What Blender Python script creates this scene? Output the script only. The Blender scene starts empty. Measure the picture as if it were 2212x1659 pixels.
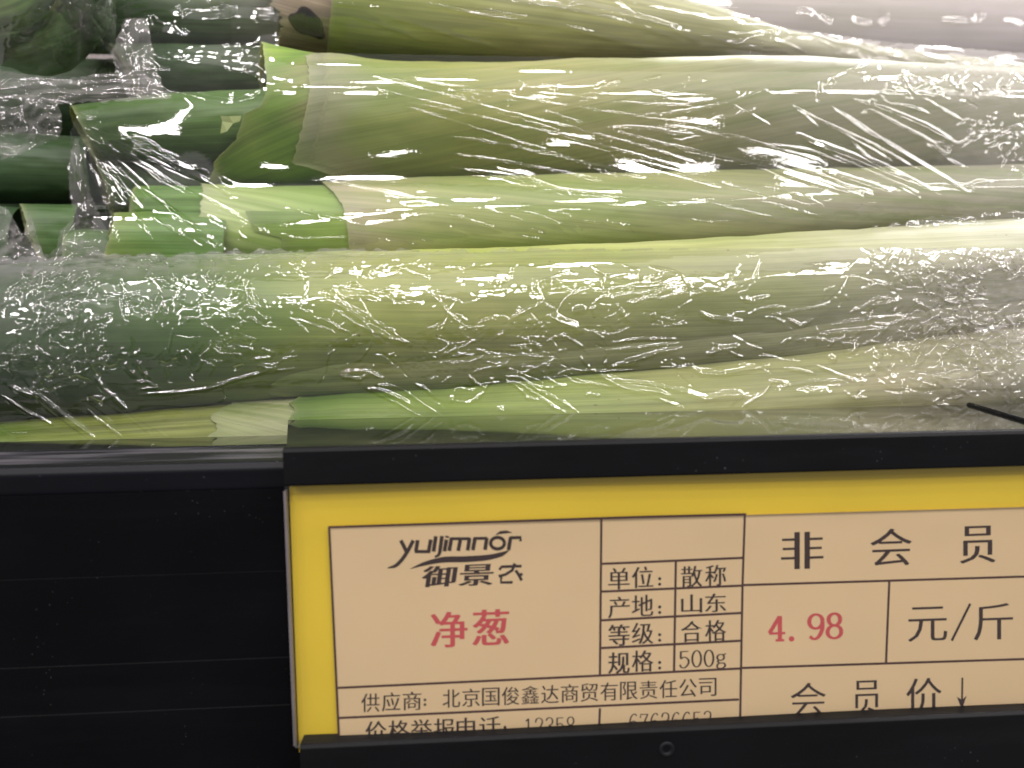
import bpy, math, random
import numpy as np
from mathutils import Matrix, Vector
random.seed(7)
sc = bpy.context.scene
COL = sc.collection

# ------------------------------------------------------------ camera
M = np.array([[0.99821302, -0.02037905, 0.05617342],
              [-0.057768, -0.08865591, 0.99438573],
              [-0.01528453, -0.99585382, -0.08967474]])      # columns: right, down, forward
CAM = np.array([0.0, -0.150, 0.050])
FPX, CX, CY = 1600.0, 1106.0, 829.5
cd = bpy.data.cameras.new('camera'); cam = bpy.data.objects.new('camera', cd); COL.objects.link(cam)
R = Matrix([[M[i, 0], -M[i, 1], -M[i, 2]] for i in range(3)]).to_4x4()
cam.matrix_world = Matrix.Translation(Vector(CAM)) @ R
cd.sensor_width = 36; cd.lens = FPX / 2212 * 36
cd.clip_start = 0.005; cd.clip_end = 50
cd.dof.use_dof = True; cd.dof.focus_distance = 0.195; cd.dof.aperture_fstop = 13
sc.camera = cam

# ------------------------------------------------------------ light
W = bpy.data.worlds.new('World'); sc.world = W; W.use_nodes = True
bg = W.node_tree.nodes['Background']; bg.inputs[0].default_value = (1.0, 0.97, 0.96, 1); bg.inputs[1].default_value = 0.26
def lamp(name, loc, target, sx, sy, L, col):
    ld = bpy.data.lights.new(name, 'AREA'); ld.shape = 'RECTANGLE'; ld.size = sx; ld.size_y = sy
    ld.energy = L * math.pi * sx * sy; ld.color = col
    o = bpy.data.objects.new(name, ld); COL.objects.link(o); o.location = loc
    d = Vector(target) - Vector(loc)
    o.rotation_euler = d.to_track_quat('-Z', 'Y').to_euler()
    o['label'] = 'white area lamp'; return o
lamp('ceiling_strip_lamp', (1.25, -0.50, 1.10), (0.10, 0.08, 0.05), 1.7, 0.040, 60, (1, .955, .93))
lamp('ceiling_strip_lamp', (1.3, -1.35, 1.25), (0.10, 0.08, 0.05), 1.0, 0.022, 60, (1, .955, .93))
for x_, y_, z_, w_, l_ in [(-1.5, -.45, 1.1, .22, 75), (-.95, -.95, 1.2, .20, 75), (-.55, -.30, 1.05, .09, 85), (-.30, -1.5, 1.25, .22, 80), (.02, -.62, 1.1, .08, 85), (-.75, -2.2, 1.3, .14, 60),
                           (.30, -1.0, 1.2, .14, 80), (.45, -2.3, 1.3, .12, 60), (.16, -.20, 1.1, .06, 75), (-1.7, -1.5, 1.2, .40, 70), (-.12, -.95, 1.15, .07, 75), (-.42, -.62, 1.1, .08, 75),
                           (.75, -.15, 1.05, .15, 90), (.62, -1.6, 1.25, .25, 85), (-.15, -.12, 1.05, .05, 85), (-1.15, -.2, 1.05, .15, 90), (.9, -2.2, 1.3, .14, 60), (-.25, -2.4, 1.3, .10, 60), (.12, -1.5, 1.25, .12, 90), (-.6, -1.2, 1.2, .16, 85)]:
    lamp('glint_spot_lamp', (x_, y_, z_), (0.03, 0.08, 0.05), w_, .036, l_ * 1.7, (1, .955, .93))  # spots scattered overhead, added to give the film short broken glints
lamp('fill_light_panel', (0.1, -0.75, 1.45), (0, 0.08, 0.05), 2.6, 1.0, .60, (1, .96, .94))  # broad soft fill, added to light the fronts evenly
lamp('cabinet_strip_lamp', (0.42, 0.42, 0.60), (0.14, 0.12, 0.05), 0.9, 0.05, 44, (1, .96, .98))
sc.view_settings.view_transform = 'Standard'; sc.view_settings.look = 'None'
sc.view_settings.exposure = -0.16; sc.view_settings.gamma = 1.0
sc.cycles.max_bounces = 14; sc.cycles.transparent_max_bounces = 24
sc.cycles.glossy_bounces = 5; sc.cycles.diffuse_bounces = 4
sc.cycles.sample_clamp_indirect = 6; sc.cycles.caustics_reflective = False

# ------------------------------------------------------------ helpers
def P(u, v, Y):
    """a point at depth Y in front of the camera, seen at u, v"""
    u, v, Y = np.broadcast_arrays(np.asarray(u, float), np.asarray(v, float), np.asarray(Y, float))
    q = np.stack([(u - CX) / FPX, (v - CY) / FPX, np.ones_like(u)], -1)
    d = q @ M.T
    return CAM + d * (Y / d[..., 1])[..., None]

def tag(o, label=None, cat=None, group=None, kind=None):
    if label: o['label'] = label
    if cat: o['category'] = cat
    if group: o['group'] = group
    if kind: o['kind'] = kind
    return o
def link(name, me, mat=None, parent=None, smooth=True):
    o = bpy.data.objects.new(name, me); COL.objects.link(o)
    if mat: me.materials.append(mat)
    if parent: o.parent = parent
    if smooth: me.polygons.foreach_set('use_smooth', np.ones(len(me.polygons), bool))
    return o
def empty(name, loc):
    o = bpy.data.objects.new(name, None); COL.objects.link(o); o.location = loc; o.empty_display_size = .01
    bpy.context.view_layer.update(); return o
def raw_mesh(name, V, F, attrs=None):
    V = np.asarray(V, np.float32); F = np.asarray(F, np.int32)
    me = bpy.data.meshes.new(name); n, k = F.shape
    me.vertices.add(len(V)); me.vertices.foreach_set('co', V.ravel())
    me.loops.add(n * k); me.loops.foreach_set('vertex_index', F.ravel())
    me.polygons.add(n); me.polygons.foreach_set('loop_start', np.arange(0, n * k, k, dtype=np.int32))
    me.update(calc_edges=True)
    for nm, (typ, arr) in (attrs or {}).items():
        a = me.attributes.new(nm, typ, 'POINT')
        a.data.foreach_set('vector' if typ == 'FLOAT_VECTOR' else 'value', np.asarray(arr, np.float32).ravel())
    me.validate(); return me
def grid_faces(n, m, close=False, keep=None):
    i, j = np.meshgrid(np.arange(n - 1), np.arange(m if close else m - 1), indexing='ij')
    j2 = (j + 1) % m
    F = np.stack([i * m + j, i * m + j2, (i + 1) * m + j2, (i + 1) * m + j], -1)
    if keep is not None: return F[keep]
    return F.reshape(-1, 4)
def to_local(o, V): return V - np.array(o.location) if o is not None else V

def gnoise(x, y, seed=0):
    rs = np.random.RandomState(seed); T = rs.rand(256, 256) * 2 * np.pi
    gx, gy = np.cos(T), np.sin(T)
    xi = np.floor(x).astype(int); yi = np.floor(y).astype(int); fx = x - xi; fy = y - yi
    s = lambda t: t * t * t * (t * (t * 6 - 15) + 10)
    def g(a, b):
        A = (xi + a) & 255; B = (yi + b) & 255
        return gx[A, B] * (fx - a) + gy[A, B] * (fy - b)
    sx, sy = s(fx), s(fy)
    return ((g(0, 0) * (1 - sx) + g(1, 0) * sx) * (1 - sy) + (g(0, 1) * (1 - sx) + g(1, 1) * sx) * sy) * 1.5
def fbm(x, y, seed, o=4, g=.5):
    r = 0; a = 1
    for k in range(o): r = r + a * gnoise(x * 2 ** k + 13.7 * k, y * 2 ** k + 5.1 * k, seed + k); a *= g
    return r
def sstep(a, b, x):
    t = np.clip((x - a) / (b - a), 0, 1); return t * t * (3 - 2 * t)
def blob(U, V, u, v, ru, rv, soft=.5):
    d = np.sqrt(((U - u) / ru) ** 2 + ((V - v) / rv) ** 2); return 1 - sstep(1 - soft, 1 + soft, d)

# ------------------------------------------------------------ materials
def mat(name):
    m = bpy.data.materials.new(name); m.use_nodes = True; nt = m.node_tree; nt.nodes.clear()
    out = nt.nodes.new('ShaderNodeOutputMaterial'); return m, nt, out
def N(nt, t, **k):
    n = nt.nodes.new(t)
    for a, b in k.items():
        if a.startswith('i_'):
            key = a[2:]; key = int(key) if key.isdigit() else key.replace('_', ' ')
            n.inputs[key].default_value = b
        else: setattr(n, a, b)
    return n
def ramp(nt, stops, interp='LINEAR'):
    r = nt.nodes.new('ShaderNodeValToRGB'); r.color_ramp.interpolation = interp
    e = r.color_ramp.elements
    while len(e) < len(stops): e.new(.5)
    for k, (p, c) in enumerate(stops):
        e[k].position = p; e[k].color = (*c, 1) if len(c) == 3 else c
    return r
def simple(name, col, rough=.5, spec=.5, bump=0, bscale=800, dust=0, dcol=(.25, .24, .26), coat=0, var=.15):
    m, nt, out = mat(name); b = N(nt, 'ShaderNodeBsdfPrincipled')
    b.inputs['Roughness'].default_value = rough; b.inputs['Specular IOR Level'].default_value = spec
    b.inputs['Coat Weight'].default_value = coat; b.inputs['Coat Roughness'].default_value = .08
    tc = N(nt, 'ShaderNodeTexCoord')
    no = N(nt, 'ShaderNodeTexNoise'); no.inputs['Scale'].default_value = 40; no.inputs['Detail'].default_value = 6
    nt.links.new(tc.outputs['Object'], no.inputs['Vector'])
    r = ramp(nt, [(.3, tuple(c * (1 - var) for c in col)), (.7, tuple(min(1, c * (1 + var)) for c in col))])
    nt.links.new(no.outputs[0], r.inputs[0]); cur = r.outputs[0]
    if dust:
        vo = N(nt, 'ShaderNodeTexVoronoi'); vo.inputs['Scale'].default_value = 640
        nt.links.new(tc.outputs['Object'], vo.inputs['Vector'])
        n2 = N(nt, 'ShaderNodeTexNoise'); n2.inputs['Scale'].default_value = 60; nt.links.new(tc.outputs['Object'], n2.inputs['Vector'])
        sz = N(nt, 'ShaderNodeMapRange'); sz.inputs['From Min'].default_value = .5; sz.inputs['From Max'].default_value = .8
        sz.inputs['To Min'].default_value = 0.02; sz.inputs['To Max'].default_value = .17; nt.links.new(n2.outputs[0], sz.inputs[0])
        lt = N(nt, 'ShaderNodeMath', operation='LESS_THAN'); nt.links.new(vo.outputs['Distance'], lt.inputs[0]); nt.links.new(sz.outputs[0], lt.inputs[1])
        mu = N(nt, 'ShaderNodeMath', operation='MULTIPLY'); mu.inputs[1].default_value = dust; nt.links.new(lt.outputs[0], mu.inputs[0])
        mx = N(nt, 'ShaderNodeMix', data_type='RGBA'); nt.links.new(mu.outputs[0], mx.inputs[0]); nt.links.new(cur, mx.inputs[6]); mx.inputs[7].default_value = (*dcol, 1)
        cur = mx.outputs[2]
        ma = N(nt, 'ShaderNodeMapping'); ma.inputs['Scale'].default_value = (9, 9, 90); nt.links.new(tc.outputs['Object'], ma.inputs[0])      # wiped smears
        n3 = N(nt, 'ShaderNodeTexNoise'); n3.inputs['Scale'].default_value = 1; n3.inputs['Detail'].default_value = 8; n3.inputs['Roughness'].default_value = .7; nt.links.new(ma.outputs[0], n3.inputs['Vector'])
        r3 = ramp(nt, [(.5, (0, 0, 0)), (.75, (.35 * dust,) * 3)]); nt.links.new(n3.outputs[0], r3.inputs[0])
        m3 = N(nt, 'ShaderNodeMix', data_type='RGBA'); nt.links.new(r3.outputs[0], m3.inputs[0]); nt.links.new(cur, m3.inputs[6]); m3.inputs[7].default_value = (*[c * .25 for c in dcol], 1); cur = m3.outputs[2]
    nt.links.new(cur, b.inputs['Base Color'])
    if bump:
        nb = N(nt, 'ShaderNodeTexNoise'); nb.inputs['Scale'].default_value = bscale; nb.inputs['Detail'].default_value = 3
        nt.links.new(tc.outputs['Object'], nb.inputs['Vector'])
        bp = N(nt, 'ShaderNodeBump'); bp.inputs['Strength'].default_value = bump; bp.inputs['Distance'].default_value = .0002
        nt.links.new(nb.outputs[0], bp.inputs['Height']); nt.links.new(bp.outputs[0], b.inputs['Normal'])
    nt.links.new(b.outputs[0], out.inputs[0]); return m

def leek_mat(name, stops, stripe=.35, skew=0., specks=0., seed=0, green=(.10, .22, .03), gstripe=0., rough=.42, sss=.2):
    m, nt, out = mat(name); L = nt.links.new
    b = N(nt, 'ShaderNodeBsdfPrincipled'); b.inputs['Roughness'].default_value = rough
    b.inputs['Specular IOR Level'].default_value = .35
    b.inputs['Subsurface Weight'].default_value = sss; b.inputs['Subsurface Scale'].default_value = .004
    b.inputs['Subsurface Radius'].default_value = (1, .9, .4)
    at = N(nt, 'ShaderNodeAttribute', attribute_name='st'); sp = N(nt, 'ShaderNodeSeparateXYZ'); L(at.outputs['Vector'], sp.inputs[0])
    # veins run along the leek, optionally skewed across it
    mp = N(nt, 'ShaderNodeCombineXYZ')
    sk = N(nt, 'ShaderNodeMath', operation='MULTIPLY_ADD'); L(sp.outputs[0], sk.inputs[0]); sk.inputs[1].default_value = skew; L(sp.outputs[1], sk.inputs[2])
    L(sp.outputs[0], mp.inputs[0]); L(sk.outputs[0], mp.inputs[1]); mp.inputs[2].default_value = seed * 3.3
    sc1 = N(nt, 'ShaderNodeVectorMath', operation='MULTIPLY'); sc1.inputs[1].default_value = (3.2, 34, 1); L(mp.outputs[0], sc1.inputs[0])
    n1 = N(nt, 'ShaderNodeTexNoise'); n1.inputs['Scale'].default_value = 1; n1.inputs['Detail'].default_value = 5; n1.inputs['Roughness'].default_value = .65; L(sc1.outputs[0], n1.inputs['Vector'])
    sc2 = N(nt, 'ShaderNodeVectorMath', operation='MULTIPLY'); sc2.inputs[1].default_value = (7, 4, 1); L(mp.outputs[0], sc2.inputs[0])
    n2 = N(nt, 'ShaderNodeTexNoise'); n2.inputs['Scale'].default_value = 1; n2.inputs['Detail'].default_value = 4; L(sc2.outputs[0], n2.inputs['Vector'])
    # distorted position along the leek
    d1 = N(nt, 'ShaderNodeMath', operation='MULTIPLY_ADD'); L(n2.outputs[0], d1.inputs[0]); d1.inputs[1].default_value = .14; L(sp.outputs[0], d1.inputs[2])
    d2 = N(nt, 'ShaderNodeMath', operation='SUBTRACT'); L(d1.outputs[0], d2.inputs[0]); d2.inputs[1].default_value = .07
    r = ramp(nt, [(p, tuple(x * (KL if max(c) > .2 else 1.1) * k_ for x, k_ in zip(c, (.98, 1.03, 1.02)))) for p, c in stops]); L(d2.outputs[0], r.inputs[0])
    v = ramp(nt, [(.30, (1 - stripe,) * 3), (.5, (1, 1, 1)), (.7, (1 + stripe,) * 3)]); L(n1.outputs[0], v.inputs[0])
    mul = N(nt, 'ShaderNodeMix', data_type='RGBA', blend_type='MULTIPLY'); mul.inputs[0].default_value = 1; L(r.outputs[0], mul.inputs[6]); L(v.outputs[0], mul.inputs[7])
    cur = mul.outputs[2]
    if gstripe:
        sc3 = N(nt, 'ShaderNodeVectorMath', operation='MULTIPLY'); sc3.inputs[1].default_value = (2.2, 16, 1); L(mp.outputs[0], sc3.inputs[0])
        n3 = N(nt, 'ShaderNodeTexNoise'); n3.inputs['Scale'].default_value = 1; n3.inputs['Detail'].default_value = 3; L(sc3.outputs[0], n3.inputs['Vector'])
        rr = ramp(nt, [(.48, (0, 0, 0)), (.62, (1, 1, 1))]); L(n3.outputs[0], rr.inputs[0])
        mm = N(nt, 'ShaderNodeMath', operation='MULTIPLY'); L(rr.outputs[0], mm.inputs[0]); mm.inputs[1].default_value = gstripe
        mx = N(nt, 'ShaderNodeMix', data_type='RGBA'); L(mm.outputs[0], mx.inputs[0]); L(cur, mx.inputs[6]); mx.inputs[7].default_value = (*green, 1); cur = mx.outputs[2]
    if specks:
        vo = N(nt, 'ShaderNodeTexVoronoi'); vo.inputs['Scale'].default_value = 1
        sc4 = N(nt, 'ShaderNodeVectorMath', operation='MULTIPLY'); sc4.inputs[1].default_value = (110, 22, 1); L(mp.outputs[0], sc4.inputs[0]); L(sc4.outputs[0], vo.inputs['Vector'])
        n4 = N(nt, 'ShaderNodeTexNoise'); n4.inputs['Scale'].default_value = 3.1; L(sc2.outputs[0], n4.inputs['Vector'])
        th = N(nt, 'ShaderNodeMapRange'); th.inputs['From Min'].default_value = .55; th.inputs['From Max'].default_value = .8; th.inputs['To Max'].default_value = .22; L(n4.outputs[0], th.inputs[0])
        lt = N(nt, 'ShaderNodeMath', operation='LESS_THAN'); L(vo.outputs['Distance'], lt.inputs[0]); L(th.outputs[0], lt.inputs[1])
        ms = N(nt, 'ShaderNodeMath', operation='MULTIPLY'); L(lt.outputs[0], ms.inputs[0]); ms.inputs[1].default_value = specks
        mx = N(nt, 'ShaderNodeMix', data_type='RGBA'); L(ms.outputs[0], mx.inputs[0]); L(cur, mx.inputs[6]); mx.inputs[7].default_value = (.10, .05, .03, 1); cur = mx.outputs[2]
    scf = N(nt, 'ShaderNodeVectorMath', operation='MULTIPLY'); scf.inputs[1].default_value = (9, 120, 1); L(mp.outputs[0], scf.inputs[0])
    nf = N(nt, 'ShaderNodeTexNoise'); nf.inputs['Scale'].default_value = 1; nf.inputs['Detail'].default_value = 3; L(scf.outputs[0], nf.inputs['Vector'])
    vf = ramp(nt, [(.35, (.92, .93, .89)), (.65, (1.07, 1.06, 1.08))]); L(nf.outputs[0], vf.inputs[0])
    mf = N(nt, 'ShaderNodeMix', data_type='RGBA', blend_type='MULTIPLY'); mf.inputs[0].default_value = 1; L(cur, mf.inputs[6]); L(vf.outputs[0], mf.inputs[7]); cur = mf.outputs[2]
    bl = ramp(nt, [(.3, (.86, .90, .78)), (.5, (1, 1, 1)), (.7, (1.1, 1.06, 1.12))]); L(n2.outputs[0], bl.inputs[0])
    mb = N(nt, 'ShaderNodeMix', data_type='RGBA', blend_type='MULTIPLY'); mb.inputs[0].default_value = 1; L(cur, mb.inputs[6]); L(bl.outputs[0], mb.inputs[7]); cur = mb.outputs[2]
    er = ramp(nt, [(0, (.6,) * 3), (.08, (.3,) * 3), (.3, (.08,) * 3), (1, (0,) * 3)]); L(sp.outputs[2], er.inputs[0])     # dry pale rim of a cut skin
    me_ = N(nt, 'ShaderNodeMix', data_type='RGBA'); L(er.outputs[0], me_.inputs[0]); L(cur, me_.inputs[6]); me_.inputs[7].default_value = (.36, .37, .19, 1); cur = me_.outputs[2]
    L(cur, b.inputs['Base Color'])
    bp = N(nt, 'ShaderNodeBump'); bp.inputs['Strength'].default_value = .35; bp.inputs['Distance'].default_value = .0004
    L(n1.outputs[0], bp.inputs['Height']); L(bp.outputs[0], b.inputs['Normal'])
    L(b.outputs[0], out.inputs[0]); return m

def film_mat(name, tint=(.98, .98, .972), rough=.035, gloss=1.2, hazecol=(.80, .74, .74), bump=0.10):
    m, nt, out = mat(name); L = nt.links.new
    tc = N(nt, 'ShaderNodeTexCoord')
    nb = N(nt, 'ShaderNodeTexNoise'); nb.inputs['Scale'].default_value = 900; nb.inputs['Detail'].default_value = 3; L(tc.outputs['Object'], nb.inputs['Vector'])
    bp = N(nt, 'ShaderNodeBump'); bp.inputs['Strength'].default_value = bump; bp.inputs['Distance'].default_value = .00012; L(nb.outputs[0], bp.inputs['Height'])
    tr = N(nt, 'ShaderNodeBsdfTransparent'); tr.inputs[0].default_value = (*tint, 1)
    gl = N(nt, 'ShaderNodeBsdfGlossy'); gl.inputs['Roughness'].default_value = rough; gl.inputs[0].default_value = (1, 1, 1, 1); L(bp.outputs[0], gl.inputs['Normal'])
    fr = N(nt, 'ShaderNodeFresnel'); L(bp.outputs[0], fr.inputs['Normal'])
    ge = N(nt, 'ShaderNodeNewGeometry'); mr = N(nt, 'ShaderNodeMapRange'); mr.inputs['To Min'].default_value = 1.5; mr.inputs['To Max'].default_value = 1 / 1.5   # thin sheet: the same from both sides
    L(ge.outputs['Backfacing'], mr.inputs[0]); L(mr.outputs[0], fr.inputs['IOR'])
    at = N(nt, 'ShaderNodeAttribute', attribute_name='haze')
    k = N(nt, 'ShaderNodeMath', operation='MULTIPLY'); L(fr.outputs[0], k.inputs[0]); k.inputs[1].default_value = 1.9 * gloss; k.use_clamp = True
    mx = N(nt, 'ShaderNodeMixShader'); L(k.outputs[0], mx.inputs[0]); L(tr.outputs[0], mx.inputs[1]); L(gl.outputs[0], mx.inputs[2])
    df = N(nt, 'ShaderNodeBsdfDiffuse'); df.inputs[0].default_value = (*hazecol, 1); L(bp.outputs[0], df.inputs['Normal'])
    tl = N(nt, 'ShaderNodeBsdfTranslucent'); tl.inputs[0].default_value = (*hazecol, 1)
    md = N(nt, 'ShaderNodeMixShader'); md.inputs[0].default_value = .4; L(df.outputs[0], md.inputs[1]); L(tl.outputs[0], md.inputs[2])
    m2 = N(nt, 'ShaderNodeMixShader'); L(at.outputs['Fac'], m2.inputs[0]); L(mx.outputs[0], m2.inputs[1]); L(md.outputs[0], m2.inputs[2])
    L(m2.outputs[0], out.inputs[0]); return m

DG = (.038, .080, .028); MG = (.09, .17, .035); BG = (.16, .26, .045); YG = (.30, .35, .10); OL = (.28, .275, .10); TN = (.34, .33, .19); PL = (.42, .42, .25); WH = (.42, .40, .29)
KL = .97   # fresh leek skin is darker than paper
m_black = simple('black_plastic', (.004, .004, .005), .45, .16, bump=.15, dust=.18)
m_panel = simple('dusty_black_plastic', (.002, .002, .003), .6, .08, bump=.2, dust=.5, dcol=(.05, .05, .06), var=.3)
m_gloss = simple('glossy_black_plastic', (.012, .013, .012), .05, 1.0, dust=.12, coat=1.0)
for n_ in m_gloss.node_tree.nodes:
    if n_.type == 'BSDF_PRINCIPLED': n_.inputs['IOR'].default_value = 1.5; n_.inputs['Coat Weight'].default_value = .15; n_.inputs['Coat Roughness'].default_value = .03

# ------------------------------------------------------------ leeks
class Tube:
    def __init__(s, pts, Y, a=1.0, smooth=30):
        p = np.array(pts, float); s.u0, s.u1 = p[0, 0], p[-1, 0]
        s.x = np.arange(s.u0 - 120, s.u1 + 120, 4.); kk = int(3 * smooth / 4); k = np.exp(-(np.arange(-kk, kk + 1) * 4. / smooth) ** 2 / 2); k /= k.sum()
        def f(y):
            z = np.interp(s.x, p[:, 0], y); n = len(k) // 2
            return np.convolve(np.pad(z, n, mode='edge'), k, 'valid')
        s.t, s.b = f(p[:, 1]), f(p[:, 2]); s.Y = f(p[:, 3]) if p.shape[1] > 3 else np.full(len(s.x), Y); s.a = a
    def at(s, u): return np.interp(u, s.x, s.t), np.interp(u, s.x, s.b), np.interp(u, s.x, s.Y)
    def pos(s, u, th, infl=0.):
        t, b, Y = s.at(u); c = P(u, (t + b) / 2, Y); r = np.linalg.norm(P(u, t, Y) - P(u, b, Y), axis=-1) / 2 + infl
        o = np.zeros(c.shape); o[..., 1] = -r * s.a * np.cos(th); o[..., 2] = r * np.sin(th)
        wob = .0004 * fbm(u / 160., th * 1.2 + 3, 5, 3); o[..., 1] -= wob * np.cos(th); o[..., 2] += wob * np.sin(th)
        return c + o
    def front(s, U, V):
        t, b, Y = s.at(U); C = P(U, (t + b) / 2, Y); r = np.linalg.norm(P(U, t, Y) - P(U, b, Y), axis=-1) / 2 + .0016
        D = P(U, V, np.ones_like(U)) - CAM; yc = C[..., 1] - CAM[1]; zc = C[..., 2] - CAM[2]; m = D[..., 2]; k = 1 / s.a ** 2
        A_ = k + m * m; B_ = -2 * (k * yc + m * zc); C_ = k * yc * yc + zc * zc - r * r; dd = B_ * B_ - 4 * A_ * C_
        F = (-B_ - np.sqrt(np.clip(dd, 0, None))) / (2 * A_)
        return np.where((dd > 0) & (U > s.u0 - 10) & (U < s.u1), F, .34)
def layer(name, T, m, parent, edge=None, u_end=None, infl=0., thick=.0005, th0=-math.pi, th1=math.pi, nu=260, nt_=120, rag=1.5, lift=0., seed=1, label=None):
    """one skin of a leek: starts at a cut edge (u as a function of v) and runs to u_end; its rim has thickness"""
    u_end = T.u1 if u_end is None else u_end
    full = th1 - th0 > 6.2
    th = np.linspace(th0, th1, nt_, endpoint=not full)
    if edge is None: e = np.full(nt_, T.u0)
    else:
        ev = np.array(edge, float)                      # (v, u)
        um = ev[:, 1].mean(); t, b, _ = T.at(um); Ym = float(T.at(um)[2]); k = 1 - T.a * (b - t) / 2 / FPX * np.cos(th)      # nearer points of the round skin
        vv = 690 + ((t + b) / 2 - (b - t) / 2 * np.sin(th) - 690) / k
        o = np.argsort(ev[:, 0]); e = CX + (np.interp(vv, ev[o, 0], ev[o, 1]) - CX) * k
    e = e + rag * fbm(th * 9, th * 0 + seed, seed, 4)
    f = np.linspace(0, 1, nu) ** 1.3
    U = e[None] + (u_end - e[None]) * f[:, None]; TH = np.broadcast_to(th, U.shape)
    lf = infl + lift * np.exp(-(U - e[None]) / 25.)
    outer = T.pos(U, TH, lf)
    rim = [T.pos(U[0], th, infl + lift - thick * k) for k in (.5, 1)] + [T.pos(U[k], th, infl + lift - thick) for k in (3, 8, 20)]
    rim = np.stack(rim[::-1]); V = np.concatenate([rim, outer]); n = len(V)
    st = np.zeros(V.shape); Uall = np.concatenate([np.broadcast_to(e, rim.shape[:2]), U]); st[..., 0] = Uall / 2212; st[..., 1] = th[None] / math.pi; st[..., 2] = np.clip((Uall - e[None]) / 40., 0, 1) if edge is not None else 1.
    me = raw_mesh(name, to_local(parent, V.reshape(-1, 3)), grid_faces(n, nt_, full), {'st': ('FLOAT_VECTOR', st.reshape(-1, 3))})
    o = link(name, me, m, parent)
    if label: o['label'] = label
    return o
def thing(name, at, label, cat, group=None):
    o = empty(name, tuple(at)); return tag(o, label, cat, group)

TA = Tube([(600, -95, 128), (705, -92, 132), (900, -85, 152), (1200, -50, 152), (1500, 8, 140), (1700, 68, 136), (1900, 104, 160), (2300, 150, 250)], .300)
TB = Tube([(430, 180, 400), (520, 160, 404), (713, 128, 410), (852, 148, 402), (1060, 149, 396), (1268, 142, 391), (1477, 139, 383), (1687, 134, 378), (1965, 150, 372), (2330, 168, 366)], .262)
TB1 = Tube([(430, 150, 402), (500, 118, 403), (569, 101, 404), (655, 118, 408), (713, 127, 411), (852, 146, 404), (1060, 148, 398)], .262, smooth=14)
TC = Tube([(415, 404, 600), (713, 407, 600), (845, 397, 598), (1060, 391, 590), (1400, 384, 570), (1687, 376, 550), (1965, 370, 520), (2330, 366, 500)], .250)
TD = Tube([(-90, 590, 935), (0, 578, 925), (104, 566, 912), (410, 552, 886), (713, 546, 856), (956, 540, 842), (1275, 528, 812), (1477, 520, 796), (1687, 505, 775), (1930, 490, 745), (2104, 478, 722), (2330, 470, 700)], .222)
TE = Tube([(-90, 912, 1130), (0, 905, 1125), (208, 890, 1110), (410, 877, 1100), (503, 869, 1090), (621, 858, 1080), (764, 842, 1068), (956, 832, 1050), (1275, 804, 1020), (1477, 787, 1000), (1687, 762, 975), (1930, 731, 945), (2104, 710, 925), (2330, 688, 900)], .216)
GROUP = 'cut leeks wrapped in clear film on the shelf'

# second row from the top
B = thing('leek', P(1300, 270, .262), 'thick leek with flared cut sheath and dark green leaves, second row from the top', 'leek', GROUP)
layer('shank', Tube([(600, 180, 400), (800, 160, 400), (1300, 150, 385), (2330, 175, 360)], .264), leek_mat('leek_shank_b', [(.2, BG), (.34, YG), (.42, OL), (.6, TN), (.8, TN), (1, WH)], seed=1), B, nu=300)
layer('inner_sheath', TB1, leek_mat('leek_sheath_b1', [(.2, TN), (.235, BG), (.27, (.27, .36, .08)), (.30, BG), (.34, OL)], seed=2, skew=-2.4, stripe=.3, gstripe=.45, green=(.16, .28, .04)), B,
      edge=[(95, 569), (198, 569), (232, 556), (250, 520), (300, 500), (344, 450), (410, 438)], u_end=800, infl=.0003, thick=.0004, lift=.0006, seed=4, rag=4)
layer('outer_sheath', TB, leek_mat('leek_sheath_b2', [(.27, PL), (.33, TN), (.37, (.27, .31, .09)), (.44, (.31, .32, .09)), (.55, (.40, .375, .16)), (.75, TN), (1, WH)], seed=3, skew=-1.0, stripe=.12, gstripe=.3, green=(.17, .25, .06)), B,
      edge=[(115, 656), (160, 664), (208, 663), (278, 642), (347, 621), (350, 640), (364, 694), (385, 753), (412, 765)], infl=.0012, thick=.0005, lift=.0007, nu=360, nt_=160, rag=4, seed=9)
m_dark = leek_mat('leaf_dark_green', [(0, (.055, .10, .035)), (.1, (.07, .13, .035)), (.3, (.11, .18, .045))], seed=5, stripe=.25, rough=.35)
m_dark2 = leek_mat('leaf_blue_green', [(0, (.04, .075, .032)), (.3, (.075, .12, .035))], seed=6, stripe=.2, rough=.35)
T1 = Tube([(120, 238, 350), (153, 232, 350), (312, 210, 349), (451, 200, 346), (620, 190, 340)], .258, smooth=20)
layer('leaf', T1, m_dark, B, edge=[(220, 152), (260, 165), (350, 207)], u_end=600, seed=12, label='dark green upper leaf')
T2 = Tube([(180, 320, 485), (300, 330, 480), (460, 335, 440), (560, 330, 420)], .270, smooth=20)
layer('leaf', T2, m_dark2, B, edge=[(320, 196), (430, 226), (490, 250)], u_end=540, seed=13, label='shaded lower leaf')
# a small torn flap of sheath
fl = np.array([14, 0]) + np.array([(507, 250), (480, 251), (462, 250), (466, 262), (462, 288), (476, 284), (490, 266), (504, 262)], float)
V = np.concatenate([P(fl[:, 0], fl[:, 1], .2392 + .0012 * (fl[:, 0] < 490)), P(fl[:, 0], fl[:, 1], .2397 + .0012 * (fl[:, 0] < 490))])
F8 = [list(range(8)), list(range(15, 7, -1))] + [[i, (i + 1) % 8, (i + 1) % 8 + 8, i + 8] for i in range(8)]
me = bpy.data.meshes.new('torn_flap'); me.from_pydata([tuple(x) for x in to_local(B, V)], [], F8); me.update()
m_flap = simple('flap_green', (.36, .42, .17), .5, .3)
link('torn_flap', me, m_flap, B, smooth=False)

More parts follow.
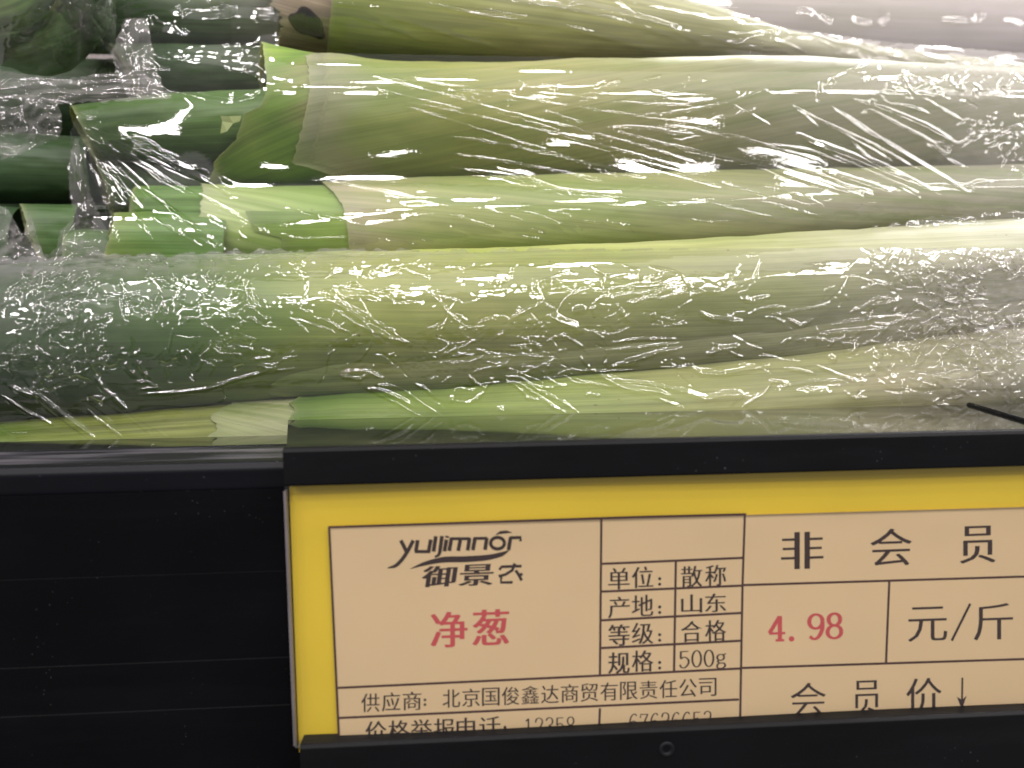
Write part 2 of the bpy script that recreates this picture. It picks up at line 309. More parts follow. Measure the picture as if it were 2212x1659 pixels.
# third row
Cc = thing('leek', P(1300, 480, .25), 'leek with striped pale sheath and squared green leaf ends, third row from the top', 'leek', GROUP)
layer('shank', TC, leek_mat('leek_shank_c', [(.2, PL), (.4, TN), (1, TN)], seed=8), Cc, edge=[(400, 620), (600, 620)], nu=200)
layer('inner_sheath', TC, leek_mat('leek_sheath_c1', [(.19, (.50, .52, .30)), (.25, (.42, .50, .19)), (.34, (.30, .42, .10))], seed=9, skew=1.8, stripe=.16, gstripe=.55, green=(.20, .33, .05), specks=.7), Cc,
      edge=[(400, 441), (430, 437), (465, 428), (540, 420), (600, 420)], u_end=800, infl=.0006, lift=.0004, seed=3, rag=5)
layer('green_patch', TC, leek_mat('leek_sheath_c2', [(.25, (.20, .29, .07)), (.34, (.27, .37, .08))], seed=10, stripe=.15, specks=.4), Cc,
      edge=[(440, 520), (468, 530), (500, 545), (512, 603), (560, 606), (620, 612)], u_end=790, infl=.0010, th0=-1.7, th1=.32, nt_=60, seed=6, label='bright green strip of sheath')
layer('outer_sheath', TC, leek_mat('leek_sheath_c3', [(.3, (.50, .42, .27)), (.36, (.50, .44, .27)), (.43, (.40, .42, .17)), (.55, (.36, .40, .15)), (.65, (.40, .40, .19)), (.8, TN), (1, WH)], seed=11, skew=.9, stripe=.14, gstripe=.4, green=(.20, .30, .06), specks=.8), Cc,
      edge=[(404, 700), (420, 716), (451, 738), (503, 747), (600, 748)], infl=.0015, thick=.0005, lift=.0003, nu=360, nt_=140, rag=2, seed=8)
T3 = Tube([(260, 403, 500), (440, 402, 500), (520, 410, 500)], .2445, a=.6, smooth=10)
layer('leaf', T3, leek_mat('leaf_mid', [(0, MG), (.14, (.11, .22, .03)), (.2, (.15, .28, .04))], seed=12, stripe=.25), Cc, edge=[(395, 302), (410, 287), (430, 283), (470, 280)], u_end=500, infl=0, seed=15)
T4 = Tube([(200, 458, 640), (440, 460, 640), (520, 470, 640)], .2385, a=.6, smooth=10)
layer('leaf', T4, leek_mat('leaf_yellow', [(.10, (.26, .30, .06)), (.125, (.18, .26, .05)), (.17, (.10, .19, .035)), (.22, (.12, .21, .045))], seed=14, stripe=.3), Cc,
      edge=[(450, 262), (462, 250), (500, 240), (552, 218), (600, 205)], u_end=500, seed=16, rag=3, label='yellow-edged squared leaf end')

# fourth row
D = thing('leek', P(1100, 700, .222), 'large leek under heavily crinkled film, dark green at its left, fourth row', 'leek', GROUP)
layer('shank', TD, leek_mat('leek_shank_d', [(0, (.030, .055, .024)), (.12, (.045, .085, .024)), (.20, (.08, .14, .03)), (.28, (.20, .27, .055)), (.37, (.38, .40, .105)), (.55, (.37, .385, .125)), (.75, (.38, .385, .18)), (.9, (.42, .41, .26)), (1, WH)], seed=21, stripe=.2, skew=.25, specks=.5), D, nu=420, nt_=160)
Td2 = Tube([(560, 690, 860), (700, 688, 856), (956, 682, 845), (1275, 668, 815), (1477, 655, 798), (1687, 640, 778), (1930, 618, 748), (2104, 600, 724), (2330, 585, 700)], .2125, a=.75)
layer('outer_sheath', Td2, leek_mat('leek_sheath_d2', [(.25, (.16, .24, .05)), (.35, (.33, .35, .13)), (.6, (.33, .33, .15)), (.85, (.38, .37, .2)), (1, WH)], seed=22, stripe=.22), D, edge=[(680, 640), (760, 590), (860, 560)], nu=300, lift=-.002, infl=.0, seed=22)

# front row
E_ = thing('leek', P(1100, 960, .216), 'front leek with pale torn sheath and bright green layer, half hidden by shelf edge', 'leek', GROUP)
layer('shank', TE, leek_mat('leek_shank_e', [(0, (.14, .22, .04)), (.06, (.27, .31, .07)), (.2, (.36, .38, .11)), (.3, YG)], seed=31), E_, u_end=900, nu=200)
layer('inner_sheath', TE, leek_mat('leek_sheath_e1', [(.18, (.36, .44, .14)), (.22, (.46, .50, .22)), (.28, (.50, .50, .28))], seed=32, skew=2.2, gstripe=.5, green=(.27, .38, .08), stripe=.2, specks=.5), E_,
      edge=[(840, 560), (870, 520), (890, 478), (905, 455), (930, 470), (960, 430)], u_end=900, infl=.0005, lift=.0003, seed=33, rag=9)
layer('outer_sheath', TE, leek_mat('leek_sheath_e2', [(.27, (.13, .24, .04)), (.33, (.19, .29, .06)), (.40, (.27, .36, .09)), (.55, (.38, .44, .13)), (.7, (.46, .46, .19)), (.85, (.50, .45, .25)), (1, WH)], seed=34, stripe=.22, skew=.35, specks=.5), E_,
      edge=[(840, 690), (862, 655), (880, 628), (893, 640), (912, 624), (960, 640)], infl=.0012, lift=.0004, nu=320, seed=35, rag=7)

# top row and what lies at the left
A = thing('leek', P(1200, 40, .30), 'out of focus leek at the top with a brown dried cut end', 'leek', GROUP)
layer('shank', TA, leek_mat('leek_shank_a', [(.3, (.27, .33, .06)), (.40, (.34, .36, .10)), (.6, (.40, .38, .17)), (.8, TN), (1, WH)], seed=41, skew=.3), A, edge=[(-90, 712), (0, 708), (60, 702), (140, 698)], nu=260)
TAs = Tube([(480, -60, 118), (560, -75, 122), (720, -84, 126), (820, -84, 126)], .302, smooth=14)
layer('dried_sheath', TAs, leek_mat('dried_sheath', [(.24, (.30, .22, .15)), (.28, (.50, .36, .28)), (.31, (.40, .30, .20))], seed=42, stripe=.4, skew=2, rough=.7), A, edge=[(-60, 540), (0, 575), (50, 604), (90, 590), (120, 585)], u_end=810, infl=-.0006, rag=14, seed=43, nt_=200)
def disc(name, u, v, Y, ru, rv, m, parent, dep=.0015, n=40, rot=0.):
    t = np.linspace(0, 2 * np.pi, n, endpoint=False); rr = 1 + .12 * np.sin(3 * t + 1) + .07 * np.sin(5 * t)
    rings = []
    for k, (s, d) in enumerate(((1.12, .6), (1, 0), (.9, .25), (.6, 1), (.02, 1.3))):
        a, b = ru * s * np.cos(t) * rr, rv * s * np.sin(t) * rr
        rings.append(P(u + a * math.cos(rot) - b * math.sin(rot), v + a * math.sin(rot) + b * math.cos(rot), Y + dep * d))
    V = np.stack(rings); me = raw_mesh(name, to_local(parent, V.reshape(-1, 3)), grid_faces(5, n, True)); return link(name, me, m, parent)
disc('hollow', 664, 50, .2825, 38, 24, simple('hollow_shade', (.010, .007, .006), .9, .05), A, rot=.6, dep=.004)  # shallow dish coloured black for the shade inside the open cut end
LG = 'cut green leek leaf ends at the left of the bundle'
def leafend(pts, Y, edge, m, label, u_end=None, a=.8, rag=3, seed=1, sm=20, parts=None):
    T = Tube(pts, Y, a=a, smooth=sm)
    o = thing('leaf_end', P(pts[0][0], pts[0][2], Y), label, 'leek leaf', LG)
    layer('blade', T, m, o, edge=edge, u_end=u_end, rag=rag, seed=seed); return o, T
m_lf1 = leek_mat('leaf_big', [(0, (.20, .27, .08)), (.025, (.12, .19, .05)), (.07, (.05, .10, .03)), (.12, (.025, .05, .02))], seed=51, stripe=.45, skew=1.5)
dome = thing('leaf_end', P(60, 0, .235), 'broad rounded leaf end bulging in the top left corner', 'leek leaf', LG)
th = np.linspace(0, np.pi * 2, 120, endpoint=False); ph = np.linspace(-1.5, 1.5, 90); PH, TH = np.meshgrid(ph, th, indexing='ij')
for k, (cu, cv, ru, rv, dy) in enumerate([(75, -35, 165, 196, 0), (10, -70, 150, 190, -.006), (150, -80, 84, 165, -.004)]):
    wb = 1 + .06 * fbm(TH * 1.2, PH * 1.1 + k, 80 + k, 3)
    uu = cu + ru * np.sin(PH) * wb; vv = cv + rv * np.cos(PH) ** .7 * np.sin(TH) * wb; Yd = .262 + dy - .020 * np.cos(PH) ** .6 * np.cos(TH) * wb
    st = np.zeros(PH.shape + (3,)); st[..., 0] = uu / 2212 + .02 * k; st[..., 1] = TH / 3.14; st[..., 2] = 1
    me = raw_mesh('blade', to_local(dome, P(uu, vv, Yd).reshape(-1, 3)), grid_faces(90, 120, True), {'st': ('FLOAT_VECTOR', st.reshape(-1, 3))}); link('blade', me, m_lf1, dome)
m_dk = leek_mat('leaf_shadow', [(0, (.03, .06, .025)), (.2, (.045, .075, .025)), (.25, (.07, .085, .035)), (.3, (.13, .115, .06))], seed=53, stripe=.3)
m_dk2 = leek_mat('leaf_olive', [(0, (.04, .075, .03)), (.2, (.045, .08, .03)), (.28, (.06, .08, .03))], seed=54, stripe=.3)
leafend([(180, -60, 115), (400, -50, 118), (640, -40, 120)], .305, None, m_dk, 'dark green leaf behind the film knot at the top', u_end=640, seed=2)
leafend([(200, 95, 225), (400, 98, 220), (600, 100, 215)], .292, [(80, 230), (200, 300)], m_dk2, 'olive dark leaf lying above the large green leaf', u_end=600, seed=3)
leafend([(-90, 285, 440), (60, 288, 440), (220, 300, 440)], .278, None, m_dark2, 'dark green leaf at the left edge below the crumpled film fold', u_end=215, seed=4)
leafend([(30, 440, 600), (100, 441, 600), (200, 444, 600)], .254, [(430, 47), (500, 60), (560, 85), (600, 90)], m_dark, 'short dark green leaf end at the far left with a slanting cut', u_end=180, seed=5, a=.5)
leafend([(128, 515, 640), (165, 497, 640), (230, 496, 640), (300, 505, 640)], .248, [(510, 140), (560, 134), (600, 134)], m_dark, 'rounded green leaf end just left of the yellow-edged one', u_end=290, seed=6, sm=12, a=.5)
leafend([(-90, 130, 330), (300, 130, 330), (700, 150, 330)], .318, None, m_dk, 'shaded leaf filling the back between the upper leaves', u_end=660, seed=8)
leafend([(-90, 300, 620), (200, 300, 620), (620, 320, 620)], .320, None, m_dark2, 'shaded broad leaf at the back behind the short leaf ends', u_end=600, seed=9)
leafend([(-90, 440, 620), (90, 450, 620)], .268, None, m_dark2, 'deep green leaf in the shade at the left edge', u_end=60, seed=7)

# pale far bundle behind the top right
TF = Tube([(1000, -120, 130), (1500, -90, 150), (1900, -80, 170), (2400, -70, 190)], .46)
Fb = thing('leek', P(1800, 60, .46), 'pale blurred leek shank behind the others at the top right', 'leek', GROUP)
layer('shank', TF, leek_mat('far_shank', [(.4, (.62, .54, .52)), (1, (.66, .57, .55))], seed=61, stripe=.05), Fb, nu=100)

# ------------------------------------------------------------ film
def hull(Yr, iters=5, ks=(1, 2, 3, 5, 8)):
    n = Yr.shape[1]
    for _ in range(iters):
        for k in ks:
            if 2 * k >= n: continue
            a = (Yr[:, :-2 * k] + Yr[:, 2 * k:]) / 2; Yr[:, k:-k] = np.minimum(Yr[:, k:-k], a)
    return Yr
def blur(Z, s, ax):
    k = np.exp(-np.arange(-3 * s, 3 * s + 1) ** 2 / (2. * s * s)); k /= k.sum()
    return np.apply_along_axis(lambda z: np.convolve(np.pad(z, 3 * s, mode='edge'), k, 'valid'), ax, Z)
def bil(Z, u0, du, v0, dv, U, V):
    x = np.clip((U - u0) / du, 0, Z.shape[0] - 1.001); y = np.clip((V - v0) / dv, 0, Z.shape[1] - 1.001)
    i = x.astype(int); j = y.astype(int); fx = x - i; fy = y - j
    return (Z[i, j] * (1 - fx) + Z[i + 1, j] * fx) * (1 - fy) + (Z[i, j + 1] * (1 - fx) + Z[i + 1, j + 1] * fx) * fy
def drape(tubes, u0, u1, v0, v1, bu=5, bv=2):
    us = np.arange(u0 - 16, u1 + 17, 8.); vs = np.arange(v0 - 16, v1 + 17, 8.)
    Ug, Vg = np.meshgrid(us, vs, indexing='ij'); raw = np.full(Ug.shape, .34)
    for T in tubes: raw = np.minimum(raw, T.front(Ug, Vg))
    raw = np.minimum(raw, tubes[0].Y.mean() + .0)
    Z = hull(raw.copy(), 2)
    if bu > 5: Z = hull(Z.T.copy(), 6, (1, 3, 6, 10, 16, 24, 34)).T; Z = blur(blur(Z, bu, 0), bv, 1)
    Z = np.minimum(Z, raw)
    return lambda U, V: bil(Z, u0 - 16, 8., v0 - 16, 8., U, V)
def stroke(H, us, vs, pts, w, amp, sign=1, shape=0):
    """raise (or sink) a fold along a polyline"""
    p = np.array(pts, float); pad = w * 4
    i0, i1 = np.searchsorted(us, [p[:, 0].min() - pad, p[:, 0].max() + pad]); j0, j1 = np.searchsorted(vs, [p[:, 1].min() - pad, p[:, 1].max() + pad])
    if i1 - i0 < 2 or j1 - j0 < 2: return
    U, V = np.meshgrid(us[i0:i1], vs[j0:j1], indexing='ij')
    seg = np.diff(p, axis=0); ln = np.hypot(seg[:, 0], seg[:, 1]) + 1e-6; cum = np.concatenate([[0], np.cumsum(ln)]); tot = cum[-1]
    best = np.full(U.shape, 1e9); tt = np.zeros(U.shape)
    for k in range(len(seg)):
        a = ((U - p[k, 0]) * seg[k, 0] + (V - p[k, 1]) * seg[k, 1]) / ln[k] ** 2; a = np.clip(a, 0, 1)
        d = np.hypot(U - p[k, 0] - a * seg[k, 0], V - p[k, 1] - a * seg[k, 1]); m = d < best
        best = np.where(m, d, best); tt = np.where(m, (cum[k] + a * ln[k]) / tot, tt)
    tp = np.clip(np.minimum(tt, 1 - tt) * 5, 0, 1) ** .7 + .02
    ww = w * (.35 + .65 * tp)
    if shape: h = np.maximum(0, 1 - best / (ww * 1.6))
    else: h = np.exp(-(best / ww) ** 2)
    H[i0:i1, j0:j1] += sign * amp * tp * h
def clus(u, v, s=1.):
    return math.sin(u / 83 / s + 2 * math.sin(v / 41)) * math.sin(v / 33 / s + u / 131 + 1.7 * math.sin(u / 90)) > .05
def rand_strokes(H, us, vs, n, region, lmin, lmax, w0, w1, amp, ang=0., spread=1.5, seed=0, curl=.6):
    rs = np.random.RandomState(seed)
    for _ in range(n):
        for _t in range(12):
            u = rs.uniform(us[0], us[-1]); v = rs.uniform(vs[0], vs[-1])
            if rs.rand() < region(u, v) and clus(u + seed * 91, v): break
        else: continue
        a = ang + rs.normal() * spread; L = rs.uniform(lmin, lmax); k = 5; pts = [(u, v)]
        for _s in range(k):
            a += rs.normal() * curl; u += math.cos(a) * L / k; v += math.sin(a) * L / k * .8; pts.append((u, v))
        w = rs.uniform(w0, w1); stroke(H, us, vs, pts, w, amp * w / 3. * rs.uniform(.5, 1.4), rs.choice([-1, 1]), rs.rand() < .4)
def film(name, m, u0, u1, v0, v1, du, dv, depth, wr, label, haze, keep=None, off=.0006, cat='plastic wrap', group=None):
    us = np.arange(u0, u1 + du, du); vs = np.arange(v0, v1 + dv, dv); U, V = np.meshgrid(us, vs, indexing='ij')
    H = wr(U, V, us, vs)                      # mm towards the camera
    Y = depth(U, V) - off - H * .001
    kp = None
    if keep is not None:
        K = keep(U, V); kp = (K[:-1, :-1] & K[1:, 1:])
    me = raw_mesh(name, P(U, V, Y).reshape(-1, 3), grid_faces(len(us), len(vs), keep=kp), {'haze': ('FLOAT', haze(U, V, H).ravel())})
    return tag(link(name, me, m), label, cat, group)
m_film = film_mat('clear_film'); m_film2 = film_mat('layered_clear_film', gloss=1.8, rough=.03); m_film3 = film_mat('taut_clear_film', gloss=1.1, rough=.03)
FG = 'clear film wraps round the leeks'

# wrap over the second and third rows
S1 = [  # polyline, width, height in mm
 ([(395, 203), (450, 218), (505, 224), (550, 212), (566, 196)], 9, .9),
 ([(191, 269), (300, 318), (410, 375), (514, 427)], 3.2, .34), ([(233, 278), (330, 330), (410, 382)], 2.6, .28), ([(274, 285), (344, 319)], 3.6, .36),
 ([(174, 288), (290, 350), (406, 417)], 2.6, .28), ([(299, 403), (400, 470), (510, 559)], 3.2, .36), ([(344, 427), (420, 490), (500, 555)], 2.6, .3),
 ([(167, 305), (205, 350), (247, 399)], 5, .4), ([(168, 315), (205, 380), (232, 430), (243, 490)], 4, .45), ([(430, 514), (500, 557)], 3.6, .36),
 ([(305, 451), (370, 495), (450, 541)], 2.3, .2), ([(400, 364), (450, 390), (503, 430)], 2.4, .22), ([(420, 359), (450, 375)], 3, .3), ([(475, 383), (503, 400)], 2.4, .24),
 ([(180, 280), (330, 365), (520, 470), (600, 515)], 2.2, .18), ([(160, 262), (170, 250), (200, 262)], 4, .5), ([(165, 300), (180, 400), (200, 470)], 5, .5), ([(150, 250), (158, 300), (166, 320)], 4, .6),
 ([(765, 149), (900, 190), (1100, 243), (1373, 313), (1500, 350)], 2.2, .16), ([(828, 212), (1000, 245), (1240, 300), (1477, 365)], 2.8, .24), ([(828, 216), (980, 262), (1180, 325), (1338, 382)], 2.4, .2),
 ([(949, 292), (1100, 315), (1250, 350), (1394, 382)], 2.8, .26), ([(970, 332), (1130, 358), (1303, 390)], 2.8, .26), ([(956, 359), (1080, 380), (1227, 413), (1477, 440)], 2.6, .22),
 ([(1085, 380), (1145, 396)], 3.5, .35), ([(713, 150), (1000, 190), (1200, 225), (1500, 270), (1780, 350)], 2.2, .14), ([(1300, 222), (1477, 229), (1560, 215)], 2.4, .22),
 ([(1387, 246), (1420, 250), (1500, 240), (1600, 215), (1660, 190)], 3.6, .34), ([(1315, 275), (1400, 280), (1470, 293), (1500, 290)], 4.2, .3), ([(1320, 280), (1430, 312), (1520, 330), (1700, 372)], 2.4, .2),
 ([(1722, 288), (1760, 312), (1847, 344), (1930, 380), (2017, 413)], 6.5, .62), ([(1765, 320), (1860, 362), (1990, 420)], 3, .34), ([(1795, 231), (1870, 285), (2000, 360), (2104, 424)], 4, .45), ([(1815, 238), (1900, 300), (2060, 395)], 2.4, .28),
 ([(1843, 215), (1920, 240), (2000, 274), (2076, 316)], 5.5, .55), ([(1860, 225), (1950, 275), (2035, 318)], 3, .35), ([(1659, 363), (1740, 390), (1836, 417)], 4.5, .45), ([(1774, 368), (1850, 392), (1927, 417)], 4.5, .45),
 ([(1711, 229), (1740, 250), (1767, 278)], 4, .42), ([(1756, 253), (1800, 275), (1833, 295), (1850, 320), (1878, 344), (1960, 380)], 3, .32), ([(1760, 256), (1880, 310), (1990, 370)], 2.2, .2),
 ([(1547, 257), (1590, 252), (1632, 235)], 4.5, .4), ([(1665, 313), (1760, 330), (1860, 365), (1960, 405)], 2.2, .2), ([(1684, 355), (1780, 380), (1870, 420)], 2.2, .18),
 ([(1560, 391), (1650, 420), (1790, 455)], 2.2, .2), ([(1548, 441), (1620, 460), (1697, 476)], 3.2, .34), ([(1645, 437), (1720, 455), (1784, 472)], 3.4, .34), ([(1650, 399), (1740, 425), (1800, 455)], 2.6, .26), ([(1470, 470), (1520, 480), (1590, 478)], 3, .26),
 ([(1997, 213), (2040, 240), (2080, 262)], 3.6, .4), ([(2030, 320), (2045, 345), (2090, 365)], 3, .35), ([(1925, 225), (1970, 232), (2008, 246)], 3.4, .36),
 ([(815, 517), (860, 524), (908, 531)], 3.2, .36), ([(908, 517), (938, 525)], 3, .34), ([(817, 520), (900, 545), (980, 556)], 2.2, .22), ([(970, 462), (1030, 480), (1095, 500)], 2.6, .24), ([(962, 488), (990, 495), (1022, 507)], 2.4, .22),
 ([(1112, 509), (1150, 515), (1184, 522)], 3.6, .4), ([(1143, 494), (1180, 508)], 3, .36), ([(1133, 457), (1190, 474), (1230, 497), (1260, 513)], 2.4, .24), ([(1300, 477), (1340, 485), (1372, 488)], 3, .36), ([(1355, 488), (1374, 511)], 2.4, .25), ([(1253, 476), (1300, 482)], 2.2, .2),
 ([(1176, 452), (1240, 470), (1262, 512)], 2.2, .2), ([(604, 505), (640, 516), (720, 515), (770, 513)], 2.6, .26), ([(1270, 190), (1300, 180), (1350, 170)], 3.4, .36), ([(1390, 172), (1430, 163)], 2.6, .3)]
rs = np.random.RandomState(3)
for k in range(16):      # fan pulled from the left corner
    a_ = .30 + .075 * k + rs.normal() * .02; L = rs.uniform(120, 400) * (1 - .03 * k); x0 = 165 + rs.uniform(0, 60); y0 = 262 + (x0 - 165) * math.tan(a_)
    S1.append(([(x0, y0), (x0 + L / 2 * math.cos(a_), y0 + L / 2 * math.sin(a_) * 1.04), (x0 + L * math.cos(a_), y0 + L * math.sin(a_))], rs.uniform(1.8, 2.8), rs.uniform(.2, .36)))
for _ in range(20):       # finer pull lines running the same way
    u = rs.uniform(250, 1900); v = rs.uniform(170, 500); L = rs.uniform(60, 260); s = .28 + .25 * (u > 1500) + rs.normal() * .06
    if u < 600: s = .62 + rs.normal() * .1; L = rs.uniform(40, 140)
    S1.append(([(u, v), (u + L / 2, v + L / 2 * s + rs.normal() * 2), (u + L, v + L * s)], rs.uniform(1.6, 2.6), rs.uniform(.07, .2)))
def wr1(U, V, us, vs):
    H = .09 * fbm(U / 360 + V / 110, V / 170, 11, 1) + .003 * fbm((U - V * 1.8) / 90, (V - U * .3) / 30, 12, 2)
    H += .010 * fbm(U / 42, V / 10, 14, 2) * (blob(U, V, 1300, 205, 1100, 50) + blob(U, V, 1300, 440, 1100, 50))
    for p, w, a in S1: stroke(H, us, vs, p, w * .86, a * .98)
    band = lambda u, v: max(float(blob(u, v, 1720, 205, 330, 32)), .8 * float(blob(u, v, 1680, 455, 230, 26)), .35 * float(blob(u, v, 1300, 200, 300, 30)))
    rand_strokes(H, us, vs, 260, band, 8, 34, 1.6, 2.6, .20, 0., .5, 5)
    right = lambda u, v: float(blob(u, v, 2140, 300, 75, 190))
    rand_strokes(H, us, vs, 330, right, 20, 70, 1.8, 3.4, .28, 1.35, .3, 6)
    top = lambda u, v: float(blob(u, v, 1950, 165, 330, 18))
    rand_strokes(H, us, vs, 200, top, 20, 70, 1.8, 3.6, .42, .2, .5, 7)
    low = lambda u, v: .5 * float(blob(u, v, 1000, 520, 420, 30))
    rand_strokes(H, us, vs, 70, low, 10, 34, 1.6, 2.4, .2, .25, .5, 8)
    return H
def hz1(U, V, H):
    h = .012 + .13 * sstep(1100, 2200, U) + .12 * blob(U, V, 2140, 330, 90, 220) + .06 * blob(U, V, 1700, 205, 330, 36) + .16 * blob(U, V, 1700, 452, 260, 26) + .14 * blob(U, V, 2100, 170, 260, 50)
    return h * (1 + .25 * fbm(U / 40, V / 12, 77, 3)) - .01
d1 = drape([TB, TC, TB1, T1, T3, T4], 120, 2260, 60, 600, 9, 3)
film('film_wrap', m_film3, 152, 2250, 112, 600, 1.9, 1.75, d1, wr1, 'taut clear film over the second and third leeks with long diagonal pull lines', hz1,
     keep=lambda U, V: (V > np.interp(U, [150, 300, 560, 575, 2260], [240, 205, 190, 112, 140]) ) & (U > 152 + 12 * np.sin(V / 30.) + np.interp(V, [240, 330, 560], [0, 0, 80])), group=FG)

# heavily crinkled wrap over the fourth row and the front leek
c5 = lambda *p: [(713 + .3472 * x, 494 + .3472 * y) for x, y in p]
c4 = lambda *p: [(.3472 * x, 494 + .3472 * y) for x, y in p]
c6 = lambda *p: [(1444 + .3472 * x, 494 + .3472 * y) for x, y in p]
S2 = [(c5((1000, 695), (1090, 640), (1140, 560), (1215, 510), (1330, 460)), 3.2, .42), (c5((640, 395), (700, 480), (740, 530), (800, 580), (810, 650), (890, 700)), 3.2, .4),
 (c5((1210, 575), (1290, 570), (1330, 640), (1360, 660)), 3.5, .42), (c5((1350, 540), (1450, 590), (1530, 620), (1580, 650)), 9, .95), (c5((1500, 520), (1600, 500)), 6, .6), (c5((1630, 480), (1660, 550)), 5, .5),
 (c5((1730, 500), (1740, 590), (1800, 680)), 3, .35), (c5((1800, 500), (1850, 560), (1900, 600)), 6, .5), (c5((2010, 520), (2030, 570)), 5, .5), (c5((1200, 690), (1300, 740), (1310, 790)), 4, .45),
 (c5((1080, 790), (1200, 790), (1330, 800)), 4, .5), (c5((1340, 840), (1360, 860), (1400, 820)), 3, .35), (c5((1190, 845), (1205, 875)), 4, .45), (c5((1000, 870), (1100, 850), (1020, 840)), 3, .4),
 (c5((0, 440), (100, 500), (260, 620), (400, 690), (520, 725)), 6, .7), (c5((20, 500), (200, 620), (420, 700)), 4, .5), (c5((100, 470), (300, 590), (440, 680)), 3, .4), (c5((180, 600), (380, 690)), 5, .5),
 (c5((50, 900), (120, 890), (240, 890), (180, 940), (60, 910)), 4, .55), (c5((190, 940), (260, 900), (320, 930), (290, 970), (430, 990)), 3.4, .5), (c5((280, 320), (230, 270), (320, 220), (180, 310)), 2.6, .3),
 (c5((250, 990), (320, 1010), (440, 1060), (520, 1110)), 5, .42), (c5((430, 990), (560, 1080), (700, 1170)), 2.2, .2), (c5((200, 980), (400, 1080), (580, 1175)), 2.2, .2), (c5((520, 960), (600, 1000), (650, 1050), (630, 930)), 2.8, .36),
 (c5((860, 910), (900, 960), (970, 990), (1020, 920)), 3, .4), (c5((970, 990), (930, 1050), (860, 1085), (780, 1075)), 2.6, .3), (c5((740, 1065), (770, 1070)), 6, .6), (c5((1080, 920), (1150, 920), (1200, 940), (1300, 1010), (1450, 1080), (1550, 1150)), 2.8, .34),
 (c5((1080, 930), (1110, 960), (1180, 960), (1280, 1030), (1390, 1110), (1480, 1150)), 2.8, .34), (c5((1500, 870), (1560, 940), (1590, 970), (1625, 900)), 2.6, .32), (c5((1640, 890), (1760, 960), (1900, 1000), (2050, 1020), (2150, 1060)), 7, .75), (c5((1640, 975), (1800, 985), (2000, 1040), (2200, 1115)), 2.6, .3),
 (c5((1820, 950), (2010, 970), (2200, 1015)), 3, .34), (c5((1550, 790), (1600, 850), (1635, 885)), 2.6, .34), (c5((1740, 865), (1900, 820), (2050, 770), (2200, 740)), 5, .55), (c5((1480, 880), (1700, 890), (1900, 880)), 2.6, .3), (c5((1730, 715), (1900, 690), (2180, 685)), 2.6, .3), (c5((1700, 760), (1900, 745), (2190, 710)), 3, .36),
 (c5((1040, 1120), (1085, 1135)), 6, .6),
 (c4((50, 975), (120, 1010), (180, 1030), (240, 1040)), 4, .5), (c4((180, 980), (250, 1050), (400, 1170), (600, 1310)), 5.5, .62), (c4((200, 1030), (380, 1180), (560, 1310)), 2.6, .34), (c4((0, 1030), (150, 1130), (340, 1225)), 2.8, .3),
 (c4((540, 1120), (600, 1180), (770, 1310)), 2.8, .3), (c4((590, 920), (650, 1000), (720, 1060), (805, 1140)), 4, .45), (c4((500, 1070), (660, 1060), (740, 1025)), 2.6, .3), (c4((850, 1030), (1100, 1020), (1280, 1000), (1450, 945), (1650, 890), (1850, 870)), 3.2, .42),
 (c4((1600, 850), (1680, 870), (1740, 860)), 6, .7), (c4((1620, 740), (1700, 775), (1680, 800), (1550, 820)), 3, .36), (c4((1790, 820), (1820, 765), (1860, 820)), 2.8, .36), (c4((750, 820), (850, 930)), 5, .55), (c4((850, 815), (890, 890), (935, 940)), 4, .5), (c4((800, 960), (920, 955), (970, 990), (850, 1000)), 3, .36),
 (c4((940, 300), (1030, 300), (1100, 370), (1030, 360), (950, 310)), 2.6, .38), (c4((400, 350), (480, 420), (470, 480)), 2.8, .34), (c4((340, 400), (380, 440), (410, 480)), 2.8, .34),
 (c6((0, 870), (150, 860), (200, 900), (320, 910), (480, 880), (640, 850)), 4.2, .5), (c6((0, 990), (120, 1020), (240, 1060), (350, 1030), (440, 1030), (380, 1110)), 5, .55), (c6((260, 1060), (420, 1040), (480, 1040)), 7, .7), (c6((600, 1035), (640, 950), (740, 960), (700, 1010)), 3, .36),
 (c6((660, 990), (900, 950), (1100, 945)), 2.8, .3), (c6((920, 850), (1040, 900), (1150, 950), (1120, 890)), 2.8, .32), (c6((1250, 850), (1270, 900), (1310, 840), (1370, 890), (1410, 840)), 5, .6), (c6((1270, 800), (1310, 810), (1350, 735)), 4, .48), (c6((1120, 770), (1160, 760), (1185, 715)), 4.5, .5), (c6((990, 800), (1050, 820)), 5, .55),
 (c6((710, 870), (800, 880), (920, 905)), 3, .26), (c6((450, 1115), (540, 1060), (620, 1000)), 2.4, .24), (c6((1780, 950), (1835, 975), (1780, 1000)), 2.6, .3), (c6((130, 430), (220, 390), (340, 390), (350, 410)), 5, .55), (c6((440, 430), (520, 450), (640, 420)), 4.5, .5), (c6((480, 540), (600, 490), (760, 490)), 2.8, .32), (c6((640, 545), (850, 500), (1000, 475)), 2.4, .26),
 (c6((180, 515), (270, 560), (470, 580)), 5, .55), (c6((230, 790), (330, 750), (430, 735), (420, 790)), 5, .5), (c6((930, 660), (1100, 640), (1380, 620)), 4, .48), (c6((1000, 600), (1200, 570), (1390, 545)), 3, .34), (c6((740, 560), (830, 610), (900, 560)), 3.4, .4), (c6((1130, 520), (1250, 480), (1330, 470), (1460, 440)), 4, .48), (c6((1200, 380), (1280, 350), (1390, 350)), 3, .34)]
